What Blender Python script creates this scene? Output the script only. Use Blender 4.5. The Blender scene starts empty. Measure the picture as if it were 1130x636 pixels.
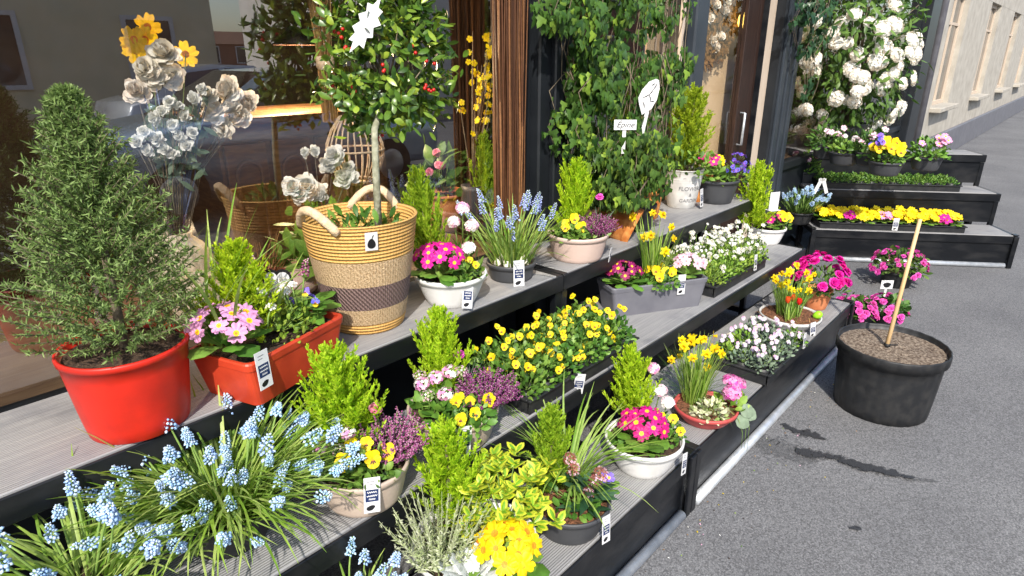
import bpy, math, random
from mathutils import Vector, Matrix, noise
V = Vector
sc = bpy.context.scene
COL = sc.collection
RND = random.Random(7)
def U(a, b): return RND.uniform(a, b)
TAU = math.tau

# ------------------------------------------------------------------ camera maths (to place things on real planes)
F_PX = 700.0
CX, CY = 565.0, 318.0
TH = math.atan((CY - 62) / F_PX)
PHI = math.atan((1230 - CX) / (F_PX / math.cos(TH)))
CAMH = 1.6
FW = V((math.cos(PHI) * math.cos(TH), math.sin(PHI) * math.cos(TH), -math.sin(TH)))
RT = V((math.sin(PHI), -math.cos(PHI), 0))
UPV = RT.cross(FW)
FH = V((math.cos(PHI), math.sin(PHI), 0))
def ray(px, py): return FW * F_PX + RT * (px - CX) + UPV * (CY - py)
def P(px, py, z):
    d = ray(px, py); t = (z - CAMH) / d.z
    return V((0, 0, CAMH)) + d * t
def PY(px, py, y):
    d = ray(px, py); t = y / d.y
    return V((0, 0, CAMH)) + d * t
def off(a, b, z=0.0):            # a to the right of the view, b away from the viewer
    return RT * a + FH * b + V((0, 0, z))

# ------------------------------------------------------------------ materials
def nt(name):
    m = bpy.data.materials.new(name); m.use_nodes = True
    t = m.node_tree; t.nodes.clear()
    return m, t, t.nodes, t.links
def ramp(nodes, stops, interp='LINEAR'):
    r = nodes.new('ShaderNodeValToRGB'); r.color_ramp.interpolation = interp
    e = r.color_ramp.elements
    while len(e) > 1: e.remove(e[-1])
    e[0].position = stops[0][0]; e[0].color = (*stops[0][1], 1)
    for p, c in stops[1:]:
        k = e.new(p); k.color = (*c, 1)
    return r
def leafmat(name, cols, rough=.5, trans=.3, spec=.35, coat=0):
    """foliage / petal: colour varies from leaf to leaf (random per mesh island), some light passes through"""
    m, t, N, L = nt(name)
    o = N.new('ShaderNodeOutputMaterial')
    g = N.new('ShaderNodeNewGeometry')
    n = len(cols)
    r = ramp(N, [(i / max(1, n - 1), c) for i, c in enumerate(cols)])
    L.new(g.outputs['Random Per Island'], r.inputs[0])
    tc = N.new('ShaderNodeTexCoord'); no = N.new('ShaderNodeTexNoise'); no.inputs['Scale'].default_value = 60
    L.new(tc.outputs['Object'], no.inputs['Vector'])
    hs = N.new('ShaderNodeHueSaturation')
    oi = N.new('ShaderNodeObjectInfo'); mh = N.new('ShaderNodeMapRange'); mh.inputs['To Min'].default_value = .488; mh.inputs['To Max'].default_value = .512
    L.new(oi.outputs['Random'], mh.inputs[0]); L.new(mh.outputs[0], hs.inputs['Hue'])
    mr = N.new('ShaderNodeMapRange'); mr.inputs['From Min'].default_value = .3; mr.inputs['From Max'].default_value = .7
    mr.inputs['To Min'].default_value = .8; mr.inputs['To Max'].default_value = 1.15
    L.new(no.outputs['Fac'], mr.inputs['Value']); L.new(mr.outputs[0], hs.inputs['Value']); L.new(r.outputs[0], hs.inputs['Color'])
    b = N.new('ShaderNodeBsdfPrincipled'); b.inputs['Roughness'].default_value = rough
    b.inputs['Specular IOR Level'].default_value = spec
    b.inputs['Coat Weight'].default_value = coat
    L.new(hs.outputs[0], b.inputs['Base Color'])
    tr = N.new('ShaderNodeBsdfTranslucent'); L.new(hs.outputs[0], tr.inputs['Color'])
    mx = N.new('ShaderNodeMixShader'); mx.inputs[0].default_value = trans
    L.new(b.outputs[0], mx.inputs[1]); L.new(tr.outputs[0], mx.inputs[2]); L.new(mx.outputs[0], o.inputs[0])
    return m
def pm(name, c1, c2=None, scale=20, rough=.6, spec=.4, metal=0, bump=0, bscale=None, detail=4, stretch=(1, 1, 1), coat=0, lo=.35, hi=.65):
    """general surface: two colours mixed by noise, optional bump"""
    m, t, N, L = nt(name)
    o = N.new('ShaderNodeOutputMaterial'); b = N.new('ShaderNodeBsdfPrincipled')
    b.inputs['Roughness'].default_value = rough; b.inputs['Specular IOR Level'].default_value = spec
    b.inputs['Metallic'].default_value = metal; b.inputs['Coat Weight'].default_value = coat
    tc = N.new('ShaderNodeTexCoord'); mp = N.new('ShaderNodeMapping'); mp.inputs['Scale'].default_value = stretch
    L.new(tc.outputs['Object'], mp.inputs[0])
    no = N.new('ShaderNodeTexNoise'); no.inputs['Scale'].default_value = scale; no.inputs['Detail'].default_value = detail
    L.new(mp.outputs[0], no.inputs['Vector'])
    r = ramp(N, [(lo, c1), (hi, c2 or c1)])
    L.new(no.outputs['Fac'], r.inputs[0]); L.new(r.outputs[0], b.inputs['Base Color'])
    if bump:
        n2 = N.new('ShaderNodeTexNoise'); n2.inputs['Scale'].default_value = bscale or scale; n2.inputs['Detail'].default_value = 5
        L.new(mp.outputs[0], n2.inputs['Vector'])
        bp = N.new('ShaderNodeBump'); bp.inputs['Strength'].default_value = bump; bp.inputs['Distance'].default_value = .01
        L.new(n2.outputs['Fac'], bp.inputs['Height']); L.new(bp.outputs[0], b.inputs['Normal'])
    L.new(b.outputs[0], o.inputs[0])
    return m

M = {}
G = lambda *c: c
# foliage
M['gold_con'] = leafmat('golden conifer foliage', [(.22, .40, .010), (.50, .68, .02), (.66, .80, .05), (.38, .58, .015)], .55, .5)
M['lime_con'] = leafmat('lime conifer foliage', [(.18, .34, .015), (.46, .60, .04), (.32, .48, .025)], .55, .5)
M['spruce'] = leafmat('spruce needles', [(.09, .16, .04), (.17, .28, .07), (.28, .40, .14)], .55, .3)
M['strap'] = leafmat('strap leaves', [(.12, .27, .025), (.30, .48, .06), (.48, .60, .18), (.20, .38, .045)], .45, .42)
M['strap_dark'] = leafmat('dark strap leaves', [(.03, .09, .02), (.09, .19, .03), (.14, .24, .05)], .42, .3)
M['pleaf'] = leafmat('primula leaves', [(.06, .15, .02), (.14, .29, .035), (.22, .36, .06)], .5, .25)
M['vleaf'] = leafmat('viola leaves', [(.035, .10, .014), (.10, .22, .03), (.22, .36, .06)], .45, .25)
M['greyleaf'] = leafmat('grey green leaves', [(.10, .16, .10), (.18, .25, .16), (.26, .33, .24)], .6, .2)
M['silver'] = leafmat('silver leaves', [(.42, .47, .44), (.60, .64, .62), (.72, .75, .74)], .8, .1)
M['santo'] = leafmat('pale narrow leaves', [(.22, .30, .10), (.42, .48, .26), (.55, .58, .42)], .7, .2)
M['ivy'] = leafmat('ivy leaves', [(.022, .065, .012), (.05, .12, .02), (.085, .18, .03), (.07, .15, .04), (.28, .44, .05)], .4, .28, .35)
M['ivy_dark'] = leafmat('dark ivy leaves', [(.015, .05, .018), (.035, .085, .03), (.06, .13, .05)], .35, .2, .4)
M['holly'] = leafmat('glossy evergreen leaves', [(.025, .065, .008), (.055, .12, .014), (.11, .20, .024), (.16, .25, .03), (.36, .46, .05)], .32, .26, .5)
M['vibur'] = leafmat('broad shrub leaves', [(.04, .10, .018), (.08, .17, .03), (.15, .26, .055)], .42, .3)
M['euo_y'] = leafmat('yellow leaf margin', [(.55, .58, .03), (.70, .68, .06), (.45, .54, .04)], .4, .3)
M['euo_g'] = leafmat('green leaf heart', [(.16, .34, .02), (.26, .42, .03)], .4, .25)
M['skim'] = leafmat('skimmia leaves', [(.02, .06, .025), (.05, .12, .05), (.08, .17, .08)], .35, .2)
M['small_green'] = leafmat('small light leaves', [(.10, .22, .02), (.22, .36, .04), (.34, .46, .07)], .5, .3)
M['varieg'] = leafmat('cream edged leaves', [(.20, .32, .08), (.60, .62, .36), (.75, .74, .52), (.30, .42, .12)], .5, .25)
M['stem'] = pm('green stem', (.16, .27, .05), (.24, .36, .09), 30)
M['redstem'] = leafmat('red buds', [(.22, .03, .03), (.38, .10, .09), (.30, .17, .10)], .5, .1)
M['bark'] = pm('bark', (.10, .075, .05), (.22, .18, .12), 35, .85, bump=.6)
M['paletrunk'] = pm('pale mossy bark', (.20, .20, .13), (.36, .36, .26), 45, .85, bump=.6)
# petals
M['p_blue'] = leafmat('pale blue bells', [(.28, .48, .82), (.44, .65, .91), (.66, .82, .96), (.36, .55, .86)], .55, .15)
M['p_bluet'] = leafmat('pale blue tips', [(.50, .68, .90), (.68, .80, .92)], .55, .15)
M['p_peri'] = leafmat('periwinkle bells', [(.22, .30, .70), (.38, .46, .82), (.52, .62, .90)], .55, .15)
M['p_peri_tip'] = leafmat('pale bud tips', [(.50, .62, .80), (.66, .76, .90)], .55, .15)
M['p_mag'] = leafmat('magenta petals', [(.62, .005, .22), (.74, .012, .32), (.80, .03, .40)], .5, .3)
M['p_crim'] = leafmat('crimson magenta petals', [(.42, .004, .10), (.60, .01, .20), (.68, .02, .28)], .5, .3)
M['p_wine'] = leafmat('wine petals', [(.16, .004, .05), (.28, .008, .09), (.20, .01, .14)], .5, .25)
M['p_pink'] = leafmat('pink petals', [(.80, .30, .58), (.88, .42, .68), (.78, .24, .52)], .5, .3)
M['p_pinkw'] = leafmat('pale pink petals', [(.86, .48, .62), (.90, .62, .72), (.85, .38, .58)], .5, .3)
M['p_yel'] = leafmat('yellow petals', [(.80, .56, .004), (.88, .68, .01), (.84, .62, .006)], .5, .3)
M['p_gold'] = leafmat('golden petals', [(.86, .58, .004), (.90, .66, .008), (.88, .50, .004)], .5, .3)
M['p_white'] = leafmat('white petals', [(.88, .87, .80), (.92, .92, .87), (.90, .87, .76)], .5, .18)
M['p_cream'] = leafmat('cream petals', [(.88, .78, .62), (.92, .87, .76), (.88, .72, .56)], .6, .15)
M['p_lil'] = leafmat('pale lilac petals', [(.58, .42, .66), (.72, .62, .72), (.78, .72, .48)], .5, .3)
M['p_purp'] = leafmat('purple petals', [(.22, .08, .55), (.35, .16, .68), (.28, .12, .60)], .5, .25)
M['p_vio'] = leafmat('blue violet petals', [(.10, .08, .60), (.18, .14, .72), (.24, .18, .70)], .5, .2)
M['p_heath'] = leafmat('heather buds', [(.22, .035, .12), (.36, .08, .22), (.54, .26, .40), (.28, .055, .16)], .6, .15)
M['p_heathd'] = leafmat('dark heather buds', [(.16, .02, .10), (.28, .055, .19), (.48, .22, .36)], .6, .15)
M['p_cyc'] = leafmat('vivid pink petals', [(.70, .06, .38), (.82, .14, .52), (.76, .08, .44)], .5, .3)
M['p_cor'] = leafmat('coral pink petals', [(.80, .16, .26), (.86, .26, .38), (.84, .36, .46)], .5, .3)
M['p_red'] = leafmat('red petals', [(.70, .02, .01), (.78, .05, .02)], .45, .2)
M['eye_y'] = pm('yellow flower eye', (.85, .55, .01), (.80, .42, .01), 200)
M['eye_o'] = pm('orange flower eye', (.70, .17, .01), (.80, .28, .01), 200)
M['eye_d'] = pm('dark flower eye', (.05, .01, .02), (.10, .02, .02), 200)
M['berry'] = pm('red berries', (.60, .02, .01), (.45, .01, .01), 80, .3, .5)
# pots and made things
M['beige'] = pm('beige plastic', (.42, .33, .265), (.53, .43, .35), 12, .55, bump=.05, detail=8)
M['pinkbeige'] = pm('pink beige plastic', (.54, .40, .34), (.60, .46, .40), 8, .55, bump=.05)
M['greypot'] = pm('dark grey plastic', (.045, .047, .052), (.065, .067, .072), 9, .5)
M['midgrey'] = pm('slate grey plastic', (.12, .12, .14), (.16, .16, .18), 9, .5)
M['blackpot'] = pm('black plastic', (.013, .014, .016), (.035, .034, .033), 24, .5, detail=9, lo=.42, hi=.85)
M['whitepot'] = pm('white plastic', (.78, .77, .75), (.62, .61, .57), 11, .45, detail=9, lo=.45, hi=.8)
M['redpot'] = pm('bright red plastic', (.60, .022, .010), (.44, .018, .010), 14, .42, bump=.05, detail=8)
M['redtrough'] = pm('orange red plastic', (.40, .035, .014), (.56, .055, .020), 12, .45, bump=.05, detail=8)
M['redbowl'] = pm('dull red plastic', (.42, .06, .06), (.50, .09, .08), 10, .5)
M['terra'] = pm('terracotta', (.50, .16, .06), (.60, .23, .10), 18, .85, bump=.15)
M['terra_old'] = pm('weathered orange terracotta', (.42, .12, .02), (.62, .26, .07), 28, .9, bump=.4)
M['zinc'] = pm('whitewashed zinc', (.42, .42, .41), (.62, .61, .59), 14, .6, metal=.0, bump=.1)
M['soil'] = pm('potting soil', (.025, .015, .010), (.10, .06, .035), 110, .95, bump=1, bscale=160)
M['mulch'] = pm('brown bark mulch', (.08, .035, .015), (.24, .10, .05), 90, .95, bump=1, bscale=120)
M['drysoil'] = pm('dry crumbly soil', (.07, .045, .03), (.30, .24, .18), 85, .95, bump=1, bscale=120, detail=8)
M['card'] = pm('white card', (.66, .66, .66), (.60, .60, .60), 9, .55)
M['navy'] = pm('navy print', (.012, .025, .09), (.014, .03, .10), 4, .5)
M['ink'] = pm('black ink', (.008, .008, .01), (.01, .01, .012), 4, .5)
M['greyink'] = pm('grey ink', (.10, .10, .11), (.14, .14, .15), 4, .6)
M['cane'] = pm('bamboo cane', (.52, .34, .16), (.62, .44, .24), 30, .6, stretch=(1, 1, .1))
M['lime_egg'] = pm('lime green shell', (.28, .62, .02), (.32, .68, .03), 5, .4)
M['straw'] = leafmat('straw stems', [(.22, .11, .035), (.36, .20, .07), (.48, .30, .12)], .7, .1)
M['willow'] = leafmat('willow stems', [(.03, .013, .005), (.11, .05, .018), (.26, .13, .045), (.06, .026, .010), (.15, .065, .022)], .6, .05)
M['blackmetal'] = pm('black painted steel', (.006, .007, .009), (.030, .030, .031), 5, .34, .3, bump=.05, bscale=30, detail=9, stretch=(1, 1, 2.5), lo=.45, hi=.85)
M['chrome'] = pm('galvanised rail', (.50, .54, .58), (.70, .73, .76), 22, .38, .5, metal=.6, bump=.1)
M['frame'] = pm('anthracite paint', (.010, .012, .015), (.016, .019, .023), 6, .4, .3)
M['frame_b'] = pm('blue black paint', (.028, .035, .045), (.036, .044, .055), 6, .4, .3)
M['brown_d'] = pm('dark brown wood', (.018, .008, .005), (.035, .016, .010), 12, .5, stretch=(8, 8, .6))
M['tan_w'] = pm('tan blind', (.60, .42, .24), (.66, .48, .29), 5, .8)
M['palewood'] = pm('pale wood strip', (.52, .42, .32), (.58, .48, .38), 16, .7, stretch=(6, 6, .5))
M['oak'] = pm('brown oak', (.10, .045, .018), (.19, .095, .04), 14, .5, stretch=(1, 1, 6), bump=.15)
M['inwall'] = pm('dim brown plaster', (.05, .032, .022), (.08, .05, .035), 4, .9)
M['infloor'] = pm('shop floorboards', (.10, .06, .035), (.15, .10, .06), 5, .6, stretch=(1, 8, 1))
M['pumpkin'] = pm('pale ribbed ceramic', (.46, .38, .26), (.58, .50, .36), 22, .55, bump=.1)
M['pinkstone'] = pm('pale pink ceramic', (.56, .38, .32), (.66, .50, .44), 10, .6)
M['wood_slice'] = pm('cut wood', (.50, .34, .18), (.62, .46, .28), 40, .8)
M['plaster_y'] = pm('cream render', (.70, .62, .42), (.76, .68, .48), 2, .9)
M['plaster_w'] = pm('white render', (.68, .66, .62), (.74, .72, .68), 2, .9)
M['brick'] = pm('brick', (.28, .12, .08), (.38, .18, .12), 30, .9)
M['rooft'] = pm('brown roof tiles', (.14, .08, .055), (.22, .12, .08), 22, .9)
M['stone'] = pm('pale stone', (.36, .33, .28), (.46, .43, .37), 5, .9, bump=.2)
M['wreath'] = leafmat('dried leaves', [(.16, .07, .02), (.30, .14, .04), (.10, .045, .015)], .8, .1)
M['driedfl'] = leafmat('dried flowers', [(.50, .34, .18), (.62, .46, .28), (.44, .26, .12)], .8, .2)
M['bluebr'] = pm('blue grey twigs', (.10, .12, .22), (.16, .19, .30), 40, .7)
M['carblue'] = pm('silver blue car paint', (.42, .58, .74), (.45, .61, .77), 3, .22, .6, metal=.4, coat=.8)
M['cargrey'] = pm('pale grey car paint', (.60, .66, .72), (.63, .69, .75), 3, .22, .6, metal=.4, coat=.8)
M['tyre'] = pm('tyre rubber', (.015, .015, .016), (.025, .025, .025), 30, .8)
M['rim'] = pm('alloy', (.45, .46, .47), (.52, .53, .54), 8, .3, metal=.8)
M['clearlamp'] = pm('lamp lens', (.75, .76, .78), (.80, .80, .82), 5, .15, .6)
M['cable'] = pm('black cable', (.01, .01, .01), None, 5, .6)

def mat_glass(name, tint=(.93, .95, .95), k=1.5, ior=1.55):
    m, t, N, L = nt(name)
    o = N.new('ShaderNodeOutputMaterial'); tr = N.new('ShaderNodeBsdfTransparent'); tr.inputs[0].default_value = (*tint, 1)
    gl = N.new('ShaderNodeBsdfGlossy'); gl.inputs['Roughness'].default_value = 0.0
    fr = N.new('ShaderNodeLayerWeight'); fr.inputs[0].default_value = .5
    pw = N.new('ShaderNodeMath'); pw.operation = 'POWER'; pw.inputs[1].default_value = 4
    mu = N.new('ShaderNodeMath'); mu.operation = 'MULTIPLY_ADD'; mu.inputs[1].default_value = .8; mu.inputs[2].default_value = k; mu.use_clamp = True
    L.new(fr.outputs['Facing'], pw.inputs[0])
    mx = N.new('ShaderNodeMixShader')
    L.new(pw.outputs[0], mu.inputs[0])
    ge = N.new('ShaderNodeNewGeometry'); fb = N.new('ShaderNodeMath'); fb.operation = 'SUBTRACT'; fb.inputs[0].default_value = 1; L.new(ge.outputs['Backfacing'], fb.inputs[1])
    m2 = N.new('ShaderNodeMath'); m2.operation = 'MULTIPLY'; L.new(mu.outputs[0], m2.inputs[0]); L.new(fb.outputs[0], m2.inputs[1]); L.new(m2.outputs[0], mx.inputs[0]); L.new(tr.outputs[0], mx.inputs[1]); L.new(gl.outputs[0], mx.inputs[2])
    L.new(mx.outputs[0], o.inputs[0])
    return m
M['glass'] = mat_glass('shop window glass', (1, 1, 1), k=.27)
M['dglass'] = mat_glass('door glass', (.99, .99, .98), k=.04)
M['cglass'] = pm('dark car glass', (.012, .016, .02), (.016, .02, .024), 3, .04, .9, coat=1)
M['hglass'] = pm('dim house window glass', (.03, .04, .05), (.05, .06, .07), 1, .05, .8)

def mat_deck():
    m, t, N, L = nt('grooved grey decking')
    o = N.new('ShaderNodeOutputMaterial'); b = N.new('ShaderNodeBsdfPrincipled')
    tc = N.new('ShaderNodeTexCoord')
    w = N.new('ShaderNodeTexWave'); w.bands_direction = 'Y'; w.inputs['Scale'].default_value = 42; w.inputs['Distortion'].default_value = .3
    w.inputs['Detail'].default_value = 1
    L.new(tc.outputs['Object'], w.inputs['Vector'])
    mp = N.new('ShaderNodeMapping'); mp.inputs['Scale'].default_value = (1.5, 45, 8); L.new(tc.outputs['Object'], mp.inputs[0])
    n1 = N.new('ShaderNodeTexNoise'); n1.inputs['Scale'].default_value = 3; n1.inputs['Detail'].default_value = 6; L.new(mp.outputs[0], n1.inputs['Vector'])
    r1 = ramp(N, [(.3, (.235, .235, .24)), (.55, (.29, .29, .292)), (.75, (.33, .328, .322))]); L.new(n1.outputs['Fac'], r1.inputs[0])
    n2 = N.new('ShaderNodeTexNoise'); n2.inputs['Scale'].default_value = 5; n2.inputs['Detail'].default_value = 4; L.new(tc.outputs['Object'], n2.inputs['Vector'])
    r2 = ramp(N, [(.33, (.72, .72, .74)), (.44, (.96, .95, .94)), (.7, (1.05, 1.04, 1.02))]); L.new(n2.outputs['Fac'], r2.inputs[0])
    mu = N.new('ShaderNodeMixRGB'); mu.blend_type = 'MULTIPLY'; mu.inputs[0].default_value = 1
    L.new(r1.outputs[0], mu.inputs[1]); L.new(r2.outputs[0], mu.inputs[2]); L.new(mu.outputs[0], b.inputs['Base Color'])
    b.inputs['Roughness'].default_value = .6
    bp = N.new('ShaderNodeBump'); bp.inputs['Strength'].default_value = .55; bp.inputs['Distance'].default_value = .003
    L.new(w.outputs['Fac'], bp.inputs['Height']); L.new(bp.outputs[0], b.inputs['Normal']); L.new(b.outputs[0], o.inputs[0])
    return m
M['deck'] = mat_deck()
def mat_asphalt():
    m, t, N, L = nt('worn asphalt')
    o = N.new('ShaderNodeOutputMaterial'); b = N.new('ShaderNodeBsdfPrincipled')
    tc = N.new('ShaderNodeTexCoord')
    vo = N.new('ShaderNodeTexVoronoi'); vo.inputs['Scale'].default_value = 165; L.new(tc.outputs['Object'], vo.inputs['Vector'])
    n1 = N.new('ShaderNodeTexNoise'); n1.inputs['Scale'].default_value = 190; n1.inputs['Detail'].default_value = 4; n1.inputs['Roughness'].default_value = .7; L.new(tc.outputs['Object'], n1.inputs['Vector'])
    r1 = ramp(N, [(.28, (.075, .076, .079)), (.5, (.15, .151, .156)), (.72, (.275, .273, .27))]); L.new(n1.outputs['Fac'], r1.inputs[0])
    hs = N.new('ShaderNodeHueSaturation')
    sp = N.new('ShaderNodeSeparateColor'); L.new(vo.outputs['Color'], sp.inputs[0])
    mr = N.new('ShaderNodeMapRange'); mr.inputs['To Min'].default_value = .66; mr.inputs['To Max'].default_value = 1.32
    L.new(sp.outputs[0], mr.inputs[0]); L.new(mr.outputs[0], hs.inputs['Value']); L.new(r1.outputs[0], hs.inputs['Color'])
    n2 = N.new('ShaderNodeTexNoise'); n2.inputs['Scale'].default_value = 1.3; n2.inputs['Detail'].default_value = 7; L.new(tc.outputs['Object'], n2.inputs['Vector'])
    r2 = ramp(N, [(.3, (.78, .78, .79)), (.7, (1.1, 1.1, 1.09))]); L.new(n2.outputs['Fac'], r2.inputs[0])
    mu = N.new('ShaderNodeMixRGB'); mu.blend_type = 'MULTIPLY'; mu.inputs[0].default_value = 1
    L.new(hs.outputs[0], mu.inputs[1]); L.new(r2.outputs[0], mu.inputs[2]); L.new(mu.outputs[0], b.inputs['Base Color'])
    b.inputs['Roughness'].default_value = .85; b.inputs['Specular IOR Level'].default_value = .3
    bp = N.new('ShaderNodeBump'); bp.inputs['Strength'].default_value = .45; bp.inputs['Distance'].default_value = .003
    L.new(n1.outputs['Fac'], bp.inputs['Height']); L.new(bp.outputs[0], b.inputs['Normal']); L.new(b.outputs[0], o.inputs[0])
    return m
M['asphalt'] = mat_asphalt()
def mat_stain(name, c1, c2, rough, hard):
    m, t, N, L = nt(name)
    o = N.new('ShaderNodeOutputMaterial'); b = N.new('ShaderNodeBsdfPrincipled'); tr = N.new('ShaderNodeBsdfTransparent'); mx = N.new('ShaderNodeMixShader')
    tc = N.new('ShaderNodeTexCoord'); no = N.new('ShaderNodeTexNoise'); no.inputs['Scale'].default_value = 45; no.inputs['Detail'].default_value = 7; no.inputs['Roughness'].default_value = .68
    L.new(tc.outputs['Object'], no.inputs['Vector'])
    at = N.new('ShaderNodeAttribute'); at.attribute_name = 'edge'
    ad = N.new('ShaderNodeMath'); ad.operation = 'MULTIPLY_ADD'; ad.inputs[1].default_value = .36; L.new(at.outputs['Fac'], ad.inputs[0]); L.new(no.outputs['Fac'], ad.inputs[2])
    mr = N.new('ShaderNodeMapRange'); mr.inputs['From Min'].default_value = .66; mr.inputs['From Max'].default_value = .66 + hard; L.new(ad.outputs[0], mr.inputs['Value'])
    n2 = N.new('ShaderNodeTexNoise'); n2.inputs['Scale'].default_value = 190; n2.inputs['Detail'].default_value = 4; L.new(tc.outputs['Object'], n2.inputs['Vector'])
    r = ramp(N, [(.35, c1), (.65, c2)]); L.new(n2.outputs['Fac'], r.inputs[0]); L.new(r.outputs[0], b.inputs['Base Color']); b.inputs['Roughness'].default_value = rough
    L.new(mr.outputs[0], mx.inputs[0]); L.new(tr.outputs[0], mx.inputs[1]); L.new(b.outputs[0], mx.inputs[2]); L.new(mx.outputs[0], o.inputs[0])
    return m
M['wet'] = mat_stain('wet asphalt', (.018, .019, .021), (.05, .051, .054), .5, .05)
M['damp'] = mat_stain('damp asphalt', (.06, .061, .064), (.15, .151, .154), .8, .22)
def mat_weave(name, c1, c2, ring, diag=False, k=1.0):
    m, t, N, L = nt(name)
    o = N.new('ShaderNodeOutputMaterial'); b = N.new('ShaderNodeBsdfPrincipled'); b.inputs['Roughness'].default_value = .8
    tc = N.new('ShaderNodeTexCoord')
    sx = N.new('ShaderNodeSeparateXYZ'); L.new(tc.outputs['Object'], sx.inputs[0])
    at = N.new('ShaderNodeMath'); at.operation = 'ARCTAN2'; L.new(sx.outputs[1], at.inputs[0]); L.new(sx.outputs[0], at.inputs[1])
    cb = N.new('ShaderNodeCombineXYZ')
    a2 = N.new('ShaderNodeMath'); a2.operation = 'MULTIPLY'; a2.inputs[1].default_value = .17; L.new(at.outputs[0], a2.inputs[0])
    L.new(a2.outputs[0], cb.inputs[0]); L.new(sx.outputs[2], cb.inputs[1])
    w = N.new('ShaderNodeTexWave'); w.bands_direction = 'DIAGONAL' if diag else 'Y'; w.inputs['Scale'].default_value = ring
    w.inputs['Distortion'].default_value = 1.2 * k; w.inputs['Detail Scale'].default_value = 6; w.inputs['Detail'].default_value = 3
    L.new(cb.outputs[0], w.inputs['Vector'])
    w2 = N.new('ShaderNodeTexWave'); w2.bands_direction = 'X'; w2.inputs['Scale'].default_value = ring * .9; w2.inputs['Distortion'].default_value = 2
    L.new(cb.outputs[0], w2.inputs['Vector'])
    mx = N.new('ShaderNodeMath'); mx.operation = 'MULTIPLY_ADD'; mx.inputs[1].default_value = .16 if not diag else .35
    L.new(w2.outputs['Fac'], mx.inputs[0]); 
    m7 = N.new('ShaderNodeMath'); m7.operation = 'MULTIPLY'; m7.inputs[1].default_value = .65; L.new(w.outputs['Fac'], m7.inputs[0])
    L.new(m7.outputs[0], mx.inputs[2])
    no = N.new('ShaderNodeTexNoise'); no.inputs['Scale'].default_value = 60; L.new(cb.outputs[0], no.inputs['Vector'])
    ad = N.new('ShaderNodeMath'); ad.operation = 'MULTIPLY_ADD'; ad.inputs[1].default_value = .5; L.new(no.outputs['Fac'], ad.inputs[0]); L.new(mx.outputs[0], ad.inputs[2])
    r = ramp(N, [(.25, c1), (.85, c2)]); L.new(ad.outputs[0], r.inputs[0]); L.new(r.outputs[0], b.inputs['Base Color'])
    bp = N.new('ShaderNodeBump'); bp.inputs['Strength'].default_value = .9; bp.inputs['Distance'].default_value = .006
    L.new(mx.outputs[0], bp.inputs['Height']); L.new(bp.outputs[0], b.inputs['Normal']); L.new(b.outputs[0], o.inputs[0])
    return m
M['wv_gold'] = mat_weave('golden coiled rope weave', (.50, .25, .055), (.68, .40, .12), 30)
M['wv_straw'] = mat_weave('straw weave', (.42, .26, .12), (.70, .50, .29), 34, True, 7)
M['wv_brown'] = mat_weave('grey brown weave', (.085, .05, .045), (.20, .13, .115), 40, True)
M['rope'] = pm('pale rope', (.56, .40, .24), (.70, .54, .36), 60, .85, bump=.5, bscale=120)
def mat_bulb():
    m, t, N, L = nt('lit bulb')
    o = N.new('ShaderNodeOutputMaterial'); e = N.new('ShaderNodeEmission'); e.inputs[0].default_value = (1, .62, .12, 1); e.inputs[1].default_value = 3
    L.new(e.outputs[0], o.inputs[0]); return m
M['bulb'] = mat_bulb()

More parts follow.
